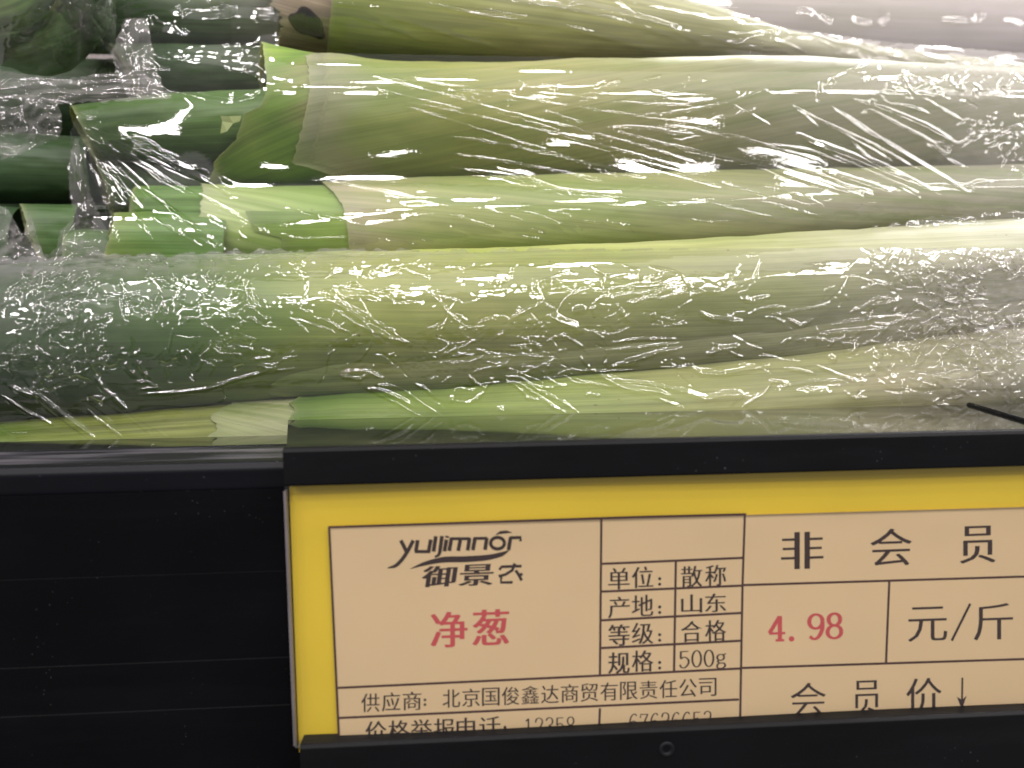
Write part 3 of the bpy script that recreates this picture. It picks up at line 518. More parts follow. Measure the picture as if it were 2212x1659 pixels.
def wr2(U, V, us, vs):
    H = .26 * fbm(U / 220, V / 70, 21, 2) + .022 * fbm(U / 60, V / 20, 22, 2)
    lm = np.maximum(.95 * blob(U, V, 130, 680, 330, 130), blob(U, V, 2160, 640, 300, 210, .6))
    mid = .7 * blob(U, V, 1300, 690, 900, 110, .4)
    H += lm * .30 * (.5 - np.abs(fbm((U + V * .4) / 70, (V - U * .1) / 40, 23, 2))) + mid * (.09 * (.5 - np.abs(fbm((U + V) / 60, V / 17, 25, 3))))
    H += blob(U, V, 970, 772, 95, 34) * .20 * gnoise(U / 9, V / 8, 26)
    H += sstep(620, 560, V) * sstep(1300, 900, U) * .16 * fbm(U / 40, V / 7, 27, 3)
    for p, w, a in S2: stroke(H, us, vs, p, w * 1.1, a * 1.55)
    dl = lambda u, v: float(blob(u, v, 150, 680, 360, 140)); dr = lambda u, v: float(blob(u, v, 2150, 640, 320, 210))
    dm = lambda u, v: float(blob(u, v, 1250, 700, 900, 120)) * (1 if v > 600 else .6)
    tb = lambda u, v: float(blob(u, v, 400, 572, 620, 24)); cl = lambda u, v: float(blob(u, v, 960, 775, 120, 40))
    rand_strokes(H, us, vs, 640, dl, 16, 80, 1.8, 3.6, .74, .4, 1.0, 31, .6)
    rand_strokes(H, us, vs, 760, dr, 14, 80, 1.8, 3.6, .72, -.2, .9, 32, .6)
    rand_strokes(H, us, vs, 230, dm, 24, 130, 1.7, 3.0, .40, -.1, .3, 33, .4)
    rand_strokes(H, us, vs, 300, tb, 14, 60, 1.5, 2.6, .24, .02, .25, 34, .3)
    rand_strokes(H, us, vs, 110, cl, 12, 34, 1.7, 3.0, .32, 0, 2, 35, 1.)
    ll = lambda u, v: float(v > 860) * .6 * float(u < 900); rand_strokes(H, us, vs, 22, ll, 90, 200, 1.6, 2.4, .14, .75, .12, 36, .05)
    lr = lambda u, v: float(blob(u, v, 1850, 850, 200, 30)); rand_strokes(H, us, vs, 90, lr, 10, 50, 1.6, 2.4, .2, -.35, .3, 37, .4)
    return H
def hz2(U, V, H):
    h = .015 + .05 * blob(U, V, 60, 640, 330, 110, .7) + .10 * sstep(1300, 2212, U) + .17 * blob(U, V, 2180, 620, 250, 230, .7) + .15 * sstep(618, 575, V) * sstep(1300, 700, U) * (.75 + .5 * gnoise(U / 60, V / 9, 92)) + .02 * blob(U, V, 1300, 690, 800, 100)
    return h * (1 + .5 * fbm(U / 30, V / 9, 78, 3)) - .012
d2 = drape([TD, TE, Td2], -60, 2280, 520, 1060)
film('film_wrap', m_film2, -40, 2256, 536, 985, 1.65, 1.6, d2, wr2, 'heavily crinkled clear film over the fourth leek and the front leek', hz2,
     keep=lambda U, V: V > np.interp(U, [-50, 300, 700, 1100, 1444, 1800, 2000, 2260], [556, 548, 540, 538, 536, 520, 500, 480]) + 9 * fbm(U / 34, V / 400, 91, 3), off=.0007, group=FG)

# loose folds standing up along the rim between the rows at the right
def sheet(name, u0, u1, v0, v1, d, Yf, amp, lam, lab, hz, keep, seed, strokes=0, ang=0., m=None, parent=None):
    def w(U, V, us, vs):
        H = amp * fbm(U / lam[0], V / lam[1], seed, 2, .5)
        if strokes: rand_strokes(H, us, vs, strokes, lambda u, v: 1, 16, 70, 1.9, 3.4, .42, ang, .5, seed)
        return H
    return film(name, m or m_film, u0, u1, v0, v1, d, d, Yf, w, lab, lambda U, V, H: hz * (1 + .5 * fbm(U / 40, V / 26, seed + 5, 2)) + 0 * U, keep=keep, group=FG)
sheet('film_fold', 1680, 2256, 440, 620, 1.8, lambda U, V: .2165 - .00000 * U, 1.0, (70, 16), 'bunched ridge of film between the third and fourth rows at the right', .15,
      lambda U, V: (V > np.interp(U, [1680, 1850, 2000, 2256], [545, 500, 470, 452]) + 8 * gnoise(U / 20, V * 0, 3)) & (V < np.interp(U, [1680, 2256], [560, 600])), 41, 160, -.1)
sheet('film_fold', -40, 370, 138, 240, 1.8, lambda U, V: .236 + 0 * U, 1.5, (90, 18), 'milky twisted fold of film across the upper left leaves', .22,
      lambda U, V: (V > np.interp(U, [-40, 70, 150, 200, 300, 330, 370], [140, 165, 170, 160, 150, 170, 200]) + 4 * gnoise(U / 15, V * 0, 4)) & (V < np.interp(U, [-40, 120, 370], [205, 225, 214]) + 5 * gnoise(U / 18, V * 0, 8)), 43, 60, .05)
sheet('film_fold', 225, 380, 40, 212, 1.8, lambda U, V: .240 + 0 * U, 1.4, (26, 60), 'upright milky film pleat beside the rounded leaf end', .20,
      lambda U, V: (U > np.interp(V, [40, 110, 160, 215], [270, 240, 250, 280]) + 4 * gnoise(V / 15, U * 0, 4)) & (U < np.interp(V, [40, 60, 120, 190, 215], [320, 322, 334, 352, 360]) + 3 * gnoise(V / 12, U * 0, 9)), 44, 30, 1.3)
sheet('film_fold', -40, 150, 205, 350, 1.7, lambda U, V: .232 + 0 * U, 2.0, (34, 30), 'crumpled glinting pouch of film at the left edge', .12,
      lambda U, V: (V < np.interp(U, [-40, 30, 80, 125, 140], [352, 340, 318, 300, 270]) + 4 * gnoise(U / 12, V * 0, 5)) & (U < np.interp(V, [205, 250, 300], [118, 134, 136])), 45, 130, .8)
sheet('film_fold', 120, 262, 300, 560, 1.7, lambda U, V: .2325 + 0 * U, 1.2, (22, 60), 'narrow torn strip of film hanging over the leaf ends', .13,
      lambda U, V: (U > np.interp(V, [300, 360, 420, 470, 500, 560], [160, 146, 150, 160, 128, 118]) + 3 * gnoise(V / 10, U * 0, 6)) & (U < np.interp(V, [300, 360, 420, 480, 520, 560], [170, 178, 196, 222, 245, 240]) + 3 * gnoise(V / 9, U * 0, 7)), 46, 60, 1.2)
sheet('film_fold', -40, 110, 430, 600, 1.7, lambda U, V: .2275 + 0 * U, 2.2, (40, 34), 'creased loose film corner at the far left above the crinkled wrap', .2,
      lambda U, V: (V > np.interp(U, [-40, 20, 50, 62, 110], [420, 455, 510, 450, 600]) + 3 * gnoise(U / 10, V * 0, 6)), 47, 110, 1.)
sheet('film_fold', 70, 330, 515, 600, 1.7, lambda U, V: .2200 + 0 * U, 1.8, (30, 20), 'small crumpled tuft of film rising above the dark green end', .13,
      lambda U, V: (V > np.interp(U, [70, 110, 140, 170, 208, 230, 330], [560, 545, 520, 511, 530, 556, 566]) + 4 * gnoise(U / 10, V * 0, 6)), 48, 150, .2)

sheet('film_fold', -40, 250, -60, 165, 2.2, lambda U, V: .2285 + .03 * (((U - 60) / 200) ** 2 + ((V + 30) / 210) ** 2), .6, (60, 200), 'thin film pulled over the rounded leaf end in the top left corner', .06,
      lambda U, V: V < 165, 49, 70, 2.1)
sheet('film_fold', 225, 600, -60, 210, 2.2, lambda U, V: .262 + 0 * U, 1.6, (160, 60), 'slack film in front of the dark leaves at the top', .02,
      lambda U, V: V < np.interp(U, [225, 300, 560, 600], [100, 200, 208, 100]), 50, 60, .4)
# film over the top row
TAf = Tube([(500, -105, 135), (705, -105, 136), (900, -98, 156), (1200, -62, 156), (1500, -4, 144), (1700, 54, 140), (1900, 88, 164), (2300, 120, 250)], .298)
def wr3(U, V, us, vs):
    H = .3 * fbm(U / 200, V / 60, 61, 3)
    k = lambda *p: [(713 + .3472 * x, .3472 * y) for x, y in p]
    for p, w, a in [(k((480, 0), (900, 90), (1500, 180), (2200, 370)), 5, .55), (k((700, 20), (1400, 140), (2200, 345)), 3, .3), (k((200, 60), (500, 140), (850, 250), (1100, 310)), 5, .4), (k((0, 20), (330, 50)), 4, .4), (k((120, 90), (300, 150), (600, 260)), 3, .3),
                    (k((1100, 0), (1500, 60), (1900, 150), (2212, 260)), 6, .7), (k((1400, -10), (2212, 180)), 6, .7), ([(1605, 113), (1640, 122), (1690, 130)], 5, .5), ([(1444, 60), (1500, 85), (1510, 95)], 6, .7), ([(1350, 40), (1500, 72), (1640, 110)], 4, .4)]:
        stroke(H, us, vs, p, w, a)
    rand_strokes(H, us, vs, 90, lambda u, v: float(blob(u, v, 1000, 110, 350, 30)), 10, 40, 2, 3, .2, .2, .4, 62)
    rand_strokes(H, us, vs, 120, lambda u, v: float(blob(u, v, 1850, 100, 300, 50)), 30, 130, 2.8, 6, .45, .12, .15, 63, .1)
    rand_strokes(H, us, vs, 60, lambda u, v: float(blob(u, v, 400, 60, 300, 60)), 10, 30, 2, 3, .2, .4, 1, 64)
    return H
d3 = drape([TAf], 480, 2260, -60, 170)
film('film_wrap', m_film, 500, 2256, -60, 168, 2.4, 2.2, d3, wr3, 'blurred clear film over the top leek with bright streaks running down to the right',
     lambda U, V, H: .05 + .16 * sstep(1000, 2000, U) + .2 * blob(U, V, 1950, 110, 350, 50), keep=lambda U, V: V > np.interp(U, [500, 1250, 1500, 1700, 1900, 2260], [-70, -60, -2, 60, 88, 118]), group=FG)
def wr4(U, V, us, vs):
    H = .25 * fbm(U / 300, V / 80, 71, 1); rand_strokes(H, us, vs, 12, lambda u, v: float(blob(u, v, 1900, 30, 400, 26)), 20, 60, 6, 9, .5, .1, .4, 72); return H
film('film_wrap', m_film, 1250, 2290, -60, 160, 5, 4, drape([TF], 1200, 2300, -60, 180), wr4, 'far blurred film round the pale leek at the top right', lambda U, V, H: .25 + 0 * U, off=.003, group=FG)

# ------------------------------------------------------------ shelf
def prism(name, prof, x0, x1, m, parent=None, bev=0., smooth=False):
    """a profile in (y, z) extruded along x"""
    n = len(prof); V = [(x, y, z) for x in (x0, x1) for y, z in prof]
    F = [list(range(n))[::-1], list(range(n, 2 * n))] + [[i, (i + 1) % n, (i + 1) % n + n, i + n] for i in range(n)]
    V = [tuple(to_local(parent, np.array(v))) for v in V] if parent else V
    me = bpy.data.meshes.new(name); me.from_pydata(V, [], F); me.update()
    o = link(name, me, m, parent, smooth=False)
    if bev:
        b = o.modifiers.new('bevel', 'BEVEL'); b.width = bev; b.segments = 3; b.limit_method = 'ANGLE'; b.harden_normals = False
    return o
ZL = .050 - .0297        # left ledge top
ZR = .050 - .0257        # holder top
shelf = thing('shelf_edge', (-.15, .007, ZL), 'dusty black plastic shelf front and ledge at the left of the price tag', 'shelf')
XL, XR = -.30, .36
prism('ledge', [(.0445, ZL), (.0445, ZL - .006), (.0302, ZL - .006), (.0302, ZL)], XL, XR, m_gloss, shelf, .0002)
m_groove, nt, out = mat('dusty_groove'); b_ = N(nt, 'ShaderNodeBsdfPrincipled'); tc = N(nt, 'ShaderNodeTexCoord'); mpn = N(nt, 'ShaderNodeMapping'); mpn.inputs['Scale'].default_value = (30, 260, 260)
no = N(nt, 'ShaderNodeTexNoise'); no.inputs['Scale'].default_value = 1; no.inputs['Detail'].default_value = 7; rr = ramp(nt, [(.42, (.008, .008, .012)), (.52, (.05, .046, .058)), (.66, (.13, .12, .135))])
nt.links.new(tc.outputs['Object'], mpn.inputs[0]); nt.links.new(mpn.outputs[0], no.inputs[0]); nt.links.new(no.outputs[0], rr.inputs[0]); nt.links.new(rr.outputs[0], b_.inputs['Base Color']); b_.inputs['Roughness'].default_value = .35; nt.links.new(b_.outputs[0], out.inputs[0])
prism('dust_channel', [(.0300, ZL - .0002), (.0300, ZL - .006), (.0132, ZL - .006), (.0132, ZL - .0006)], XL, XR, m_groove, shelf, .0001)
prism('lip', [(.0130, ZL - .0001), (.0130, ZL - .006), (.0078, ZL - .006), (.0070, ZL - .0015), (.0078, ZL + .0001)], XL, XR, simple('lip_black', (.005, .005, .008), .4, .2, dust=.15), shelf, .0004)
z1, z2, z3 = [float(P(300, v, .157)[2]) for v in (1243, 1431, 1534)]
prof = [(.0070, ZL - .0058), (.00705, z1), (.00690, z1 - .0001), (.0069, z2), (.00675, z2 - .00015), (.00675, z3), (.0066, z3 - .00015), (.0066, ZL - .13), (.0105, ZL - .13), (.0105, ZL - .0058)]
prism('front_panel', prof, XL, XR, m_panel, shelf)
tray = prism('shelf_tray', [(.0450, ZL - .001), (.0450, ZL - .05), (.50, ZL - .05), (.50, ZL - .046), (.049, ZL - .046), (.049, ZL - .001)], XL - .1, XR + .1, m_black)
tag(tray, kind='structure'); tray.name = 'shelf_floor'
wall = prism('back_panel', [(.52, -.06), (.524, -.06), (.524, .45), (.52, .45)], -.8, .8, simple('mauve_panel', (.40, .34, .34), .35, .5)); tag(wall, kind='structure')

# ------------------------------------------------------------ price tag holder
YF = .150
hx0 = float(P(617, 1100, YF)[0]); HX1 = .36
hold = thing('price_tag_holder', (hx0, 0, ZR), 'black tag holder with glossy top ledge clipped on the shelf front', 'tag holder')
led = [(hx0 + .0004, .0012), (hx0 - .0095, .0440), (HX1, .0440), (HX1, .0012)]       # its left end is cut at a slant
V = [tuple(to_local(hold, np.array((x, y, z)))) for z in (ZR, ZR - .0030) for x, y in led]
me = bpy.data.meshes.new('top_ledge'); me.from_pydata(V, [], [(3, 2, 1, 0), (4, 5, 6, 7), (0, 1, 5, 4), (1, 2, 6, 5), (2, 3, 7, 6), (3, 0, 4, 7)]); me.update()
link('top_ledge', me, m_gloss, hold, smooth=False)
zr1 = float(P(700, 1048, YF)[2])
prism('top_rail', [(.0010, ZR + .0003), (.0018, ZR - .0033), (.0030, ZR - .0033), (.0030, zr1), (-.0006, zr1), (-.0008, zr1 + .0006), (-.0008, ZR - .0006), (-.0004, ZR + .0002)], hx0, HX1, m_black, hold, .0003)
zb = float(P(900, 1592, YF)[2])
prism('bottom_rail', [(.0036, zb), (.0036, zb - .03), (-.0014, zb - .03), (-.0014, zb - .0006), (-.0006, zb)], hx0 + .0010, HX1, m_black, hold, .00025)
prism('back_plate', [(.0050, ZR - .0035), (.0058, ZR - .0035), (.0058, zb - .02), (.0050, zb - .02)], hx0 + .0004, HX1, m_black, hold)
def paper_Y(u, v): return YF + .0021 + .00035 * np.sin(np.asarray(u) / 260. + .6) + .00012 * np.sin(np.asarray(v) / 90. + 1) + .00012 * np.sin(np.asarray(u) / 70. + np.asarray(v) / 160.) * np.exp(-((np.asarray(v) - 1130) / 40.) ** 2)
def card_Y(u, v): return paper_Y(u, v) + .0007 + .00010 * np.sin(np.asarray(v) / 60.)
def panel(name, u0, u1, vt, vb, Yf, m, parent, nu=160, nv=60, thick=.0003):
    U = np.linspace(0, 1, nu)[:, None] * np.ones((1, nv)); Vv = np.linspace(0, 1, nv)[None] * np.ones((nu, 1))
    la, lb = u0; ra, rb = u1          # left u at top, bottom; right u at top, bottom
    uu = (la + (lb - la) * Vv) * (1 - U) + (ra + (rb - ra) * Vv) * U
    v0_ = vt[0] + (vt[1] - vt[0]) * U; v1_ = vb[0] + (vb[1] - vb[0]) * U; vv = v0_ * (1 - Vv) + v1_ * Vv
    A = P(uu, vv, Yf(uu, vv)); Bk = A + np.array([0, thick, 0]); V = np.concatenate([A.reshape(-1, 3), Bk.reshape(-1, 3)]); n = nu * nv
    F = grid_faces(nu, nv); idx = np.arange(n).reshape(nu, nv); rim = []
    for e in (idx[0], idx[-1][::-1], idx[:, 0][::-1], idx[:, -1]):
        for a, b in zip(e[:-1], e[1:]): rim.append([a, b, b + n, a + n])
    F = np.concatenate([F, F[:, ::-1] + n, np.array(rim)])
    me = raw_mesh(name, to_local(parent, V), F); return link(name, me, m, parent)
m_yel = simple('yellow_card', (.90, .64, .04), .45, .4, var=.03)
m_pap = simple('tan_paper', (.82, .595, .355), .6, .3, bump=.05, var=.03)
m_ink = simple('dark_ink', (.045, .025, .025), .6, .2, var=.1)
m_line = simple('brown_ink', (.075, .03, .028), .6, .2, var=.1)
m_red = simple('red_ink', (.62, .09, .10), .6, .2, var=.05)
ptag = thing('price_tag', P(900, 1560, YF + .002), 'yellow card with tan printed price label behind clear plastic', 'price tag')
panel('yellow_card', (624, 646), (2330, 2330), (1030, 980), (1625, 1560), card_Y, m_yel, ptag)
paper = panel('printed_paper', (711, 733), (2330, 2330), (1138, 1092), (1625, 1560), paper_Y, m_pap, ptag, thick=.0001)
m_cov = film_mat('clear_cover', tint=(.985, .985, .975), rough=.10, gloss=.55, bump=.12)
cov = panel('clear_cover', (614, 637), (2330, 2330), (1036, 986), (1618, 1556), lambda u, v: YF + .0008 + 0 * u, m_cov, hold, nu=60, nv=20, thick=.0005)
m_edge = simple('plastic_edge', (.16, .14, .15), .3, .5, var=.3)
# cut left edge of the clear cover
xa, xb = P(612, 1062, YF + .0004), P(634, 1612, YF + .0004)
V = []
for p in (xa, xb):
    for dx, dy in ((0, 0), (.0005, 0), (.0005, .0016), (0, .0016)): V.append(tuple(to_local(hold, p + np.array([dx, dy, 0]))))
me = bpy.data.meshes.new('cover_edge'); me.from_pydata(V, [], [(0, 1, 2, 3), (7, 6, 5, 4), (0, 4, 5, 1), (1, 5, 6, 2), (2, 6, 7, 3), (3, 7, 4, 0)]); me.update(); link('cover_edge', me, m_edge, hold, smooth=False)
# faint screw in the bottom rail
def screw(u, v, r, parent):
    c = P(u, v, YF - .0014); t = np.linspace(0, 2 * np.pi, 32, endpoint=False); rings = []
    for s, d in ((1, 0.), (.96, -.0003), (.7, -.0004), (.55, -.0002), (.4, .0001), (.02, .0001)):
        rings.append(c + np.stack([r * s * np.cos(t), np.full(32, d), r * s * np.sin(t)], -1))
    return link('screw', raw_mesh('screw', to_local(parent, np.stack(rings).reshape(-1, 3)), grid_faces(6, 32, True)), simple('screw_black', (.008, .008, .010), .6, .2), parent)
screw(1440, 1618, .0017, hold)

# ---- print
LIFT = 25e-6
def print_mesh(name, polys, m, parent, lift=LIFT, label=None):
    """polys: list of (verts in u,v ; faces)"""
    V, F, o = [], [], 0
    for k, (vv, ff) in enumerate(polys):
        vv = np.asarray(vv, float); q = P(vv[:, 0], vv[:, 1], paper_Y(vv[:, 0], vv[:, 1]) - lift - (k % 7) * 4e-6)
        V.append(q); F += [[i + o for i in f] for f in ff]; o += len(vv)
    V = to_local(ptag, np.concatenate(V)); me = bpy.data.meshes.new(name); me.from_pydata([tuple(v) for v in V], [], F); me.update()
    o_ = link(name, me, m, parent, smooth=False)
    o_.parent = parent
    if label: o_['label'] = label
    return o_
_gc = {}
def glyph(ch, off):
    if (ch, off) not in _gc:
        c = bpy.data.curves.new('glyph', 'FONT'); c.body = ch; c.offset = off; c.resolution_u = 3
        o = bpy.data.objects.new('glyph', c); COL.objects.link(o); dg = bpy.context.evaluated_depsgraph_get()
        me = bpy.data.meshes.new_from_object(o.evaluated_get(dg)); v = np.array([x.co[:2] for x in me.vertices]); f = [list(p.vertices) for p in me.polygons]
        bpy.data.objects.remove(o); bpy.data.curves.remove(c); bpy.data.meshes.remove(me); _gc[(ch, off)] = (v, f)
    return _gc[(ch, off)]
def put(ch, uc, vc, w, h, off=-.007, fat=.02, shear=0., slope=-.035, fill=True):
    """one character centred at uc, vc in a box w x h; verticals are thickened sideways"""
    v, f = glyph(ch, 0 if ch in '等规' else off); a, b = v.min(0), v.max(0); c = (a + b) / 2
    if fill: s = np.array([w / (b[0] - a[0]), h / (b[1] - a[1])])
    else: s = np.array([h, h])
    out = []
    for dx in ((-fat, 0, fat) if fat else (0,)):
        q = (v - c) * s; x = q[:, 0] + dx * w + shear * q[:, 1]; out.append((np.stack([uc + x, vc - q[:, 1] + slope * x], -1), f))
    return out
def pen(pts, wx, wy=None, closed=False, taper=None, slope=0.):
    """a broad-nib stroke along a polyline"""
    p = np.array(pts, float); wy = wx if wy is None else wy
    if closed: p = np.concatenate([p, p[:1]])
    # densify by Catmull-Rom when curved
    d = np.gradient(p, axis=0); L = np.hypot(d[:, 0], d[:, 1]) + 1e-9; n = np.stack([-d[:, 1] / L, d[:, 0] / L], -1)
    hw = np.sqrt((wx * n[:, 0]) ** 2 + (wy * n[:, 1]) ** 2) / 2
    if taper is not None: hw = hw * np.interp(np.linspace(0, 1, len(p)), np.linspace(0, 1, len(taper)), taper)
    A = p + n * hw[:, None]; B = p - n * hw[:, None]; k = len(p)
    return [(np.concatenate([A, B]), [[i, i + 1, i + 1 + k, i + k] for i in range(k - 1)])]
def arc(cx, cy, rx, ry, a0, a1, n=20):
    t = np.radians(np.linspace(a0, a1, n)); return [(cx + rx * math.cos(x), cy - ry * math.sin(x)) for x in t]
def smoothp(pts, n=8):
    p = np.array(pts, float); p = np.concatenate([[2 * p[0] - p[1]], p, [2 * p[-1] - p[-2]]]); out = []
    for i in range(1, len(p) - 2):
        for t in np.linspace(0, 1, n, endpoint=False):
            out.append(.5 * ((2 * p[i]) + (-p[i - 1] + p[i + 1]) * t + (2 * p[i - 1] - 5 * p[i] + 4 * p[i + 1] - p[i + 2]) * t * t + (-p[i - 1] + 3 * p[i] - 3 * p[i + 1] + p[i + 2]) * t ** 3))
    out.append(p[-2]); return [tuple(q) for q in out]
DIG = {  # strokes in a box 0..1 wide, 0..1.6 high (y up); serif style digits
 '0': [('c', arc(.5, -.8, .38, .76, 0, 360, 40))],
 '1': [('l', [(.5, 1.58), (.5, .04)]), ('l', [(.22, 1.32), (.5, 1.55)]), ('l', [(.2, .03), (.8, .03)])],
 '2': [('s', [(.14, 1.18), (.25, 1.48), (.52, 1.58), (.80, 1.42), (.82, 1.08), (.55, .62), (.12, .08)]), ('l', [(.1, .05), (.86, .05), (.9, .32)])],
 '3': [('s', [(.14, 1.3), (.28, 1.52), (.55, 1.58), (.78, 1.4), (.76, 1.02), (.42, .84)]), ('s', [(.42, .84), (.78, .72), (.86, .4), (.62, .06), (.3, .02), (.1, .26)])],
 '4': [('l', [(.66, 1.58), (.66, .04)]), ('l', [(.64, 1.55), (.08, .5)]), ('l', [(.06, .48), (.96, .48)]), ('l', [(.42, .03), (.9, .03)])],
 '5': [('l', [(.2, 1.52), (.84, 1.52)]), ('l', [(.2, 1.55), (.18, .86)]), ('s', [(.18, .84), (.5, 1.0), (.82, .76), (.84, .38), (.56, .03), (.25, .04), (.1, .3)])],
 '6': [('s', [(.82, 1.38), (.62, 1.57), (.34, 1.42), (.15, 1.0), (.13, .5)]), ('c', arc(.5, -.47, .37, .45, 0, 360, 30))],
 '7': [('l', [(.12, 1.2), (.14, 1.5), (.9, 1.5)]), ('s', [(.88, 1.5), (.58, .9), (.46, .4), (.44, .03)])],
 '8': [('c', arc(.5, -1.2, .32, .37, 0, 360, 30)), ('c', arc(.5, -.42, .38, .40, 0, 360, 30))],
 '9': [('c', arc(.5, -1.13, .37, .44, 0, 360, 30)), ('s', [(.87, 1.1), (.84, .6), (.66, .18), (.4, .03), (.16, .2)])],
 'g': [('c', arc(.45, -.85, .30, .28, 0, 360, 24)), ('l', [(.68, 1.1), (.92, 1.18)]), ('s', [(.3, .6), (.2, .45), (.4, .33), (.75, .28), (.82, .0), (.5, -.18), (.16, -.08), (.2, .2), (.4, .33)])]}
def digit(ch, u0, vb, w, h, wt=.16, thin=.07, slope=-.035):
    out = []
    for kind, pts in DIG[ch]:
        if kind == 'c': q = [(x, -y) for x, y in pts]
        elif kind == 's': q = smoothp(pts)
        else: q = pts
        q = [(u0 + x * w, vb - y * h / 1.6 + slope * x * w) for x, y in q]
        out += pen(q, wt * w, thin * w * 1.2)
    return out
def dot(u, v, r, n=14):
    t = np.linspace(0, 2 * np.pi, n, endpoint=False); return [(np.stack([u + r * np.cos(t), v - r * np.sin(t)], -1), [list(range(n))])]
def ln(a, b, w=4.2):
    a = np.array(a, float); b = np.array(b, float); k = 40; p = a + (b - a) * np.linspace(0, 1, k)[:, None]
    d = (b - a) / np.hypot(*(b - a)); n = np.array([-d[1], d[0]]) * w / 2
    return [(np.concatenate([p + n, p - n]), [[i, i + 1, i + 1 + k, i + k] for i in range(k - 1)])]
lines = []
for a, b in [((709, 1139), (1371, 1117)), ((1371, 1117), (1612, 1111)), ((711, 1139), (733, 1610)), ((1299, 1119), (1296, 1459)), ((730, 1486), (1262, 1461)), ((1262, 1461), (1600, 1444)), ((1299, 1218), (1605, 1205)), ((1609, 1111), (1604, 1264)), ((1604, 1264), (1598, 1600)),
             ((1460, 1213), (1456, 1451)), ((1299, 1278), (1604, 1265)), ((1299, 1340), (1603, 1324)), ((1298, 1400), (1601, 1384)), ((732, 1551), (1596, 1511)), ((1296, 1530), (1293, 1600)), ((1603, 1264), (2330, 1242)), ((1921, 1257), (1914, 1431)), ((1600, 1443), (2330, 1420))]:
    lines += ln(a, b, 5.0)
print_mesh('table_lines', lines, m_line, paper, lift=10e-6)
def word(chars, cs, w, h, **k):
    out = []
    for ch, (u, v) in zip(chars, cs): out += put(ch, u, v, w, h, **k)
    return out
SM = dict(off=-.005, fat=.02)
rows = [('单位', 1250, 1248), ('产地', 1312, 1309), ('等级', 1372, 1369), ('规格', 1432, 1429)]
for s, v1, v2 in rows:
    pl = word(s, [(1337, v1), (1388, v2 - 1)], 45, 46, **SM)
    pl += dot(1425, v2 + 2, 3.4) + dot(1425, v2 + 14, 3.4)
    print_mesh('lettering', pl, m_ink, paper)
for s, v in (('散称', 1245), ('山东', 1304), ('合格', 1364)):
    hh = 40 if s == '山东' else 45
    print_mesh('lettering', word(s, [(1494, v), (1546, v - 2)], 44, hh, **SM), m_ink, paper)
pl = []
for k, ch in enumerate('500g'): pl += digit(ch, 1466 + k * 26.5, 1443 - k * 1.0, 25, 37, wt=.17)
print_mesh('lettering', pl, m_ink, paper)
pl = word('供应商', [(800, 1518), (845, 1516), (890, 1514)], 39, 40, off=-.005, fat=.014) + dot(918, 1512, 3) + dot(918, 1522, 3)
s = '北京国俊鑫达商贸有限责任公司'
pl += word(s, [(975 + k * 42.6, 1509 - k * 1.9) for k in range(len(s))], 37, 39, off=-.005, fat=.014)
print_mesh('lettering', pl, m_ink, paper)
s = '价格举报电话'
pl = word(s, [(812 + k * 49.2, 1581 - k * 2.0) for k in range(6)], 44, 46, **SM) + dot(1091, 1571, 3.2)
for k, ch in enumerate('12358'): pl += digit(ch, 1131 + k * 22.8, 1589 - k * .9, 21, 37, wt=.15)
print_mesh('lettering', pl, m_ink, paper)
pl = []
for k, ch in enumerate('67626653'): pl += digit(ch, 1358 + k * 22.9, 1580 - k * .8, 21, 38, wt=.15)
print_mesh('lettering', pl, m_ink, paper)
print_mesh('lettering', word('非', [(1733, 1189)], 86, 80, off=-.007, fat=.034) + word('会', [(1925, 1182)], 86, 80, off=-.007, fat=.02) + word('员', [(2112, 1176)], 72, 80, off=-.007, fat=.03), m_ink, paper)
print_mesh('lettering', word('元', [(2004, 1348)], 82, 74, off=-.009, fat=.016) + word('斤', [(2146, 1343)], 82, 78, off=-.009, fat=.016) + pen([(2096, 1304), (2056, 1384)], 5), m_ink, paper)
pl = word('会', [(1746, 1512)], 74, 74, off=-.009, fat=.014) + word('员', [(1872, 1507)], 58, 74, off=-.009, fat=.018) + word('价', [(1996, 1503)], 74, 76, off=-.009, fat=.016)
pl += pen([(2079, 1464), (2078, 1520)], 4) + [(np.array([(2067, 1505), (2078, 1512), (2088, 1503), (2078, 1533)]), [[0, 1, 3], [1, 2, 3]])]
print_mesh('lettering', pl, m_ink, paper)
print_mesh('red_lettering', word('净葱', [(970, 1360), (1060, 1355)], 76, 77, off=.002, fat=.026, slope=-.04), m_red, paper)
pl = digit('4', 1659, 1385, 39, 54, .24, .11) + digit('9', 1743, 1382, 39, 55, .23, .11) + digit('8', 1783, 1380, 39, 55, .23, .11) + dot(1710, 1380, 6)
print_mesh('red_lettering', pl, m_red, paper)
e = lambda *p: [(822.9 + .18185 * x, 1124.6 + .18185 * y) for x, y in p]
w = 8.2; pl = []
pl += pen(e((235, 235), (270, 300), (305, 375)), w) + pen(smoothp(e((385, 235), (310, 375), (235, 480), (165, 540), (80, 562))), w, taper=[1, 1, 1, .9, .3])
pl += pen(e((437, 232), (415, 365)), w) + pen(e((400, 368), (585, 368)), w * .85) + pen(e((592, 225), (565, 372)), w)
pl += pen(e((652, 185), (625, 368)), w) + pen(smoothp(e((725, 182), (702, 350), (685, 405), (640, 432))), w, taper=[1, 1, .8, .5]) + pen(e((788, 182), (783, 205)), w) + pen(e((778, 225), (755, 365)), w)
pl += pen(e((838, 205), (812, 360)), w) + pen(e((825, 215), (1060, 215)), w * .8) + pen(e((945, 215), (918, 360)), w) + pen(e((1052, 208), (1030, 355)), w)
pl += pen(e((1118, 203), (1092, 352)), w) + pen(e((1105, 212), (1262, 210)), w * .8) + pen(e((1258, 205), (1236, 348)), w)
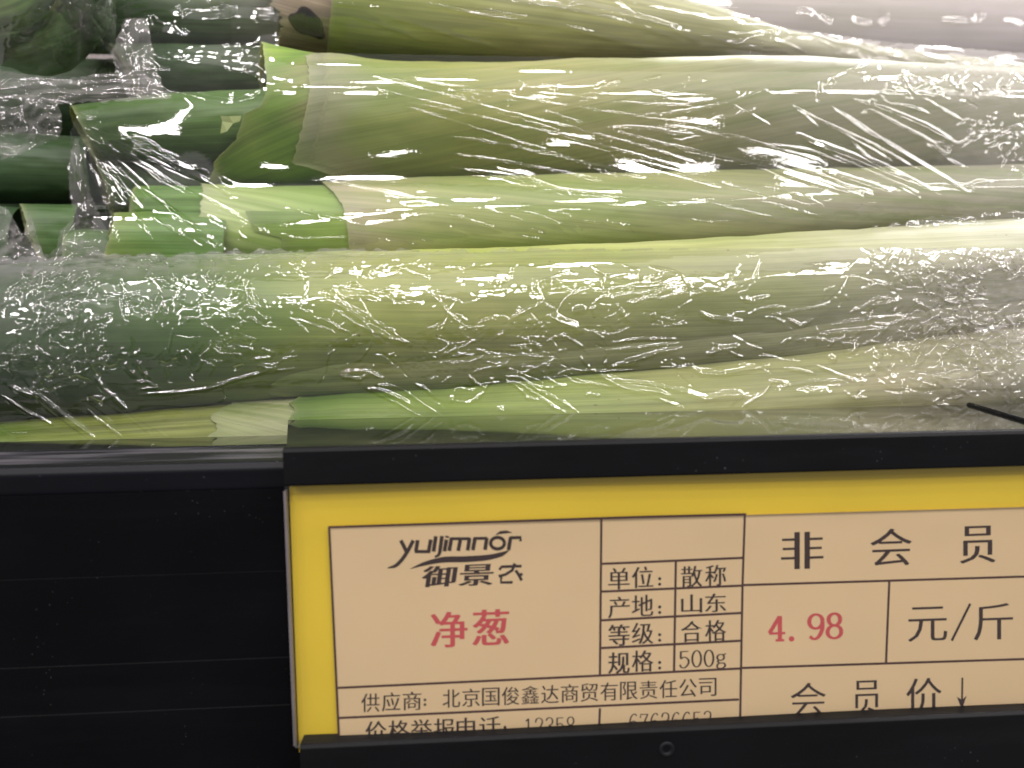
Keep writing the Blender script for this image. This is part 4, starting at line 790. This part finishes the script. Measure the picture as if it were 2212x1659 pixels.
pl += pen(e(*[(1385 + 82 * math.cos(t), 268 + 68 * math.sin(t)) for t in np.linspace(0, 2 * math.pi, 36)]), w * .9)
pl += pen(smoothp(e((1365, 168), (1420, 143), (1490, 135), (1555, 142))), 6.5, taper=[.2, 1, 1, .15]) + pen(e((1540, 200), (1515, 348)), w) + pen(e((1530, 205), (1660, 200), (1656, 245)), w * .85)
pl += pen(smoothp(e((350, 572), (520, 512), (740, 465), (1000, 458), (1250, 440), (1430, 400), (1525, 350))), 12, taper=[.08, .7, 1.05, 1.1, 1, .8, .1])
pl += put('御', 949, 1245, 70, 45, off=0, fat=.035, shear=.15) + put('景', 1029, 1242, 70, 46, off=.004, fat=.03, shear=.12)
for q in (e((1408, 585), (1432, 548), (1670, 540)), e((1590, 508), (1560, 590), (1480, 640), (1398, 662)), e((1432, 640), (1425, 735), (1565, 733)), e((1600, 590), (1640, 650), (1672, 712)), e((1682, 632), (1630, 655))): pl += pen(q, 6.6, 6)
print_mesh('logo', pl, m_ink, paper)

# ------------------------------------------------------------ dark seam between two ledge pieces, modelled as a half-sunk black rod
a = P(2093, 873, .193); b = P(2330, 947, .150 * 1.03); a[2] = ZR + .0009; b[2] = ZR + .0009
def ray_floor(u, v, z):
    d = np.array([(u - CX) / FPX, (v - CY) / FPX, 1]) @ M.T; return CAM + d * ((z - CAM[2]) / d[2])
a = ray_floor(2093, 874, ZR + .0001); b = ray_floor(2290, 932, ZR + .0001)
ax = (b - a) / np.linalg.norm(b - a); n1 = np.cross(ax, [0, 0, 1]); n1 /= np.linalg.norm(n1); n2 = np.cross(n1, ax)
t = np.linspace(0, 2 * np.pi, 16, endpoint=False); rings = []
for s, r in ((0, .00002), (0, .0006), (.02, .0007), (1, .0007), (1.0, .00002)):
    rings.append(a + (b - a) * s + r * (np.cos(t)[:, None] * n1 + np.sin(t)[:, None] * n2))
tag(link('ledge_seam', raw_mesh('ledge_seam', np.stack(rings).reshape(-1, 3), grid_faces(5, 16, True)), m_black), 'dark seam between ledge pieces at the right edge, built as a thin black rod', 'seam')
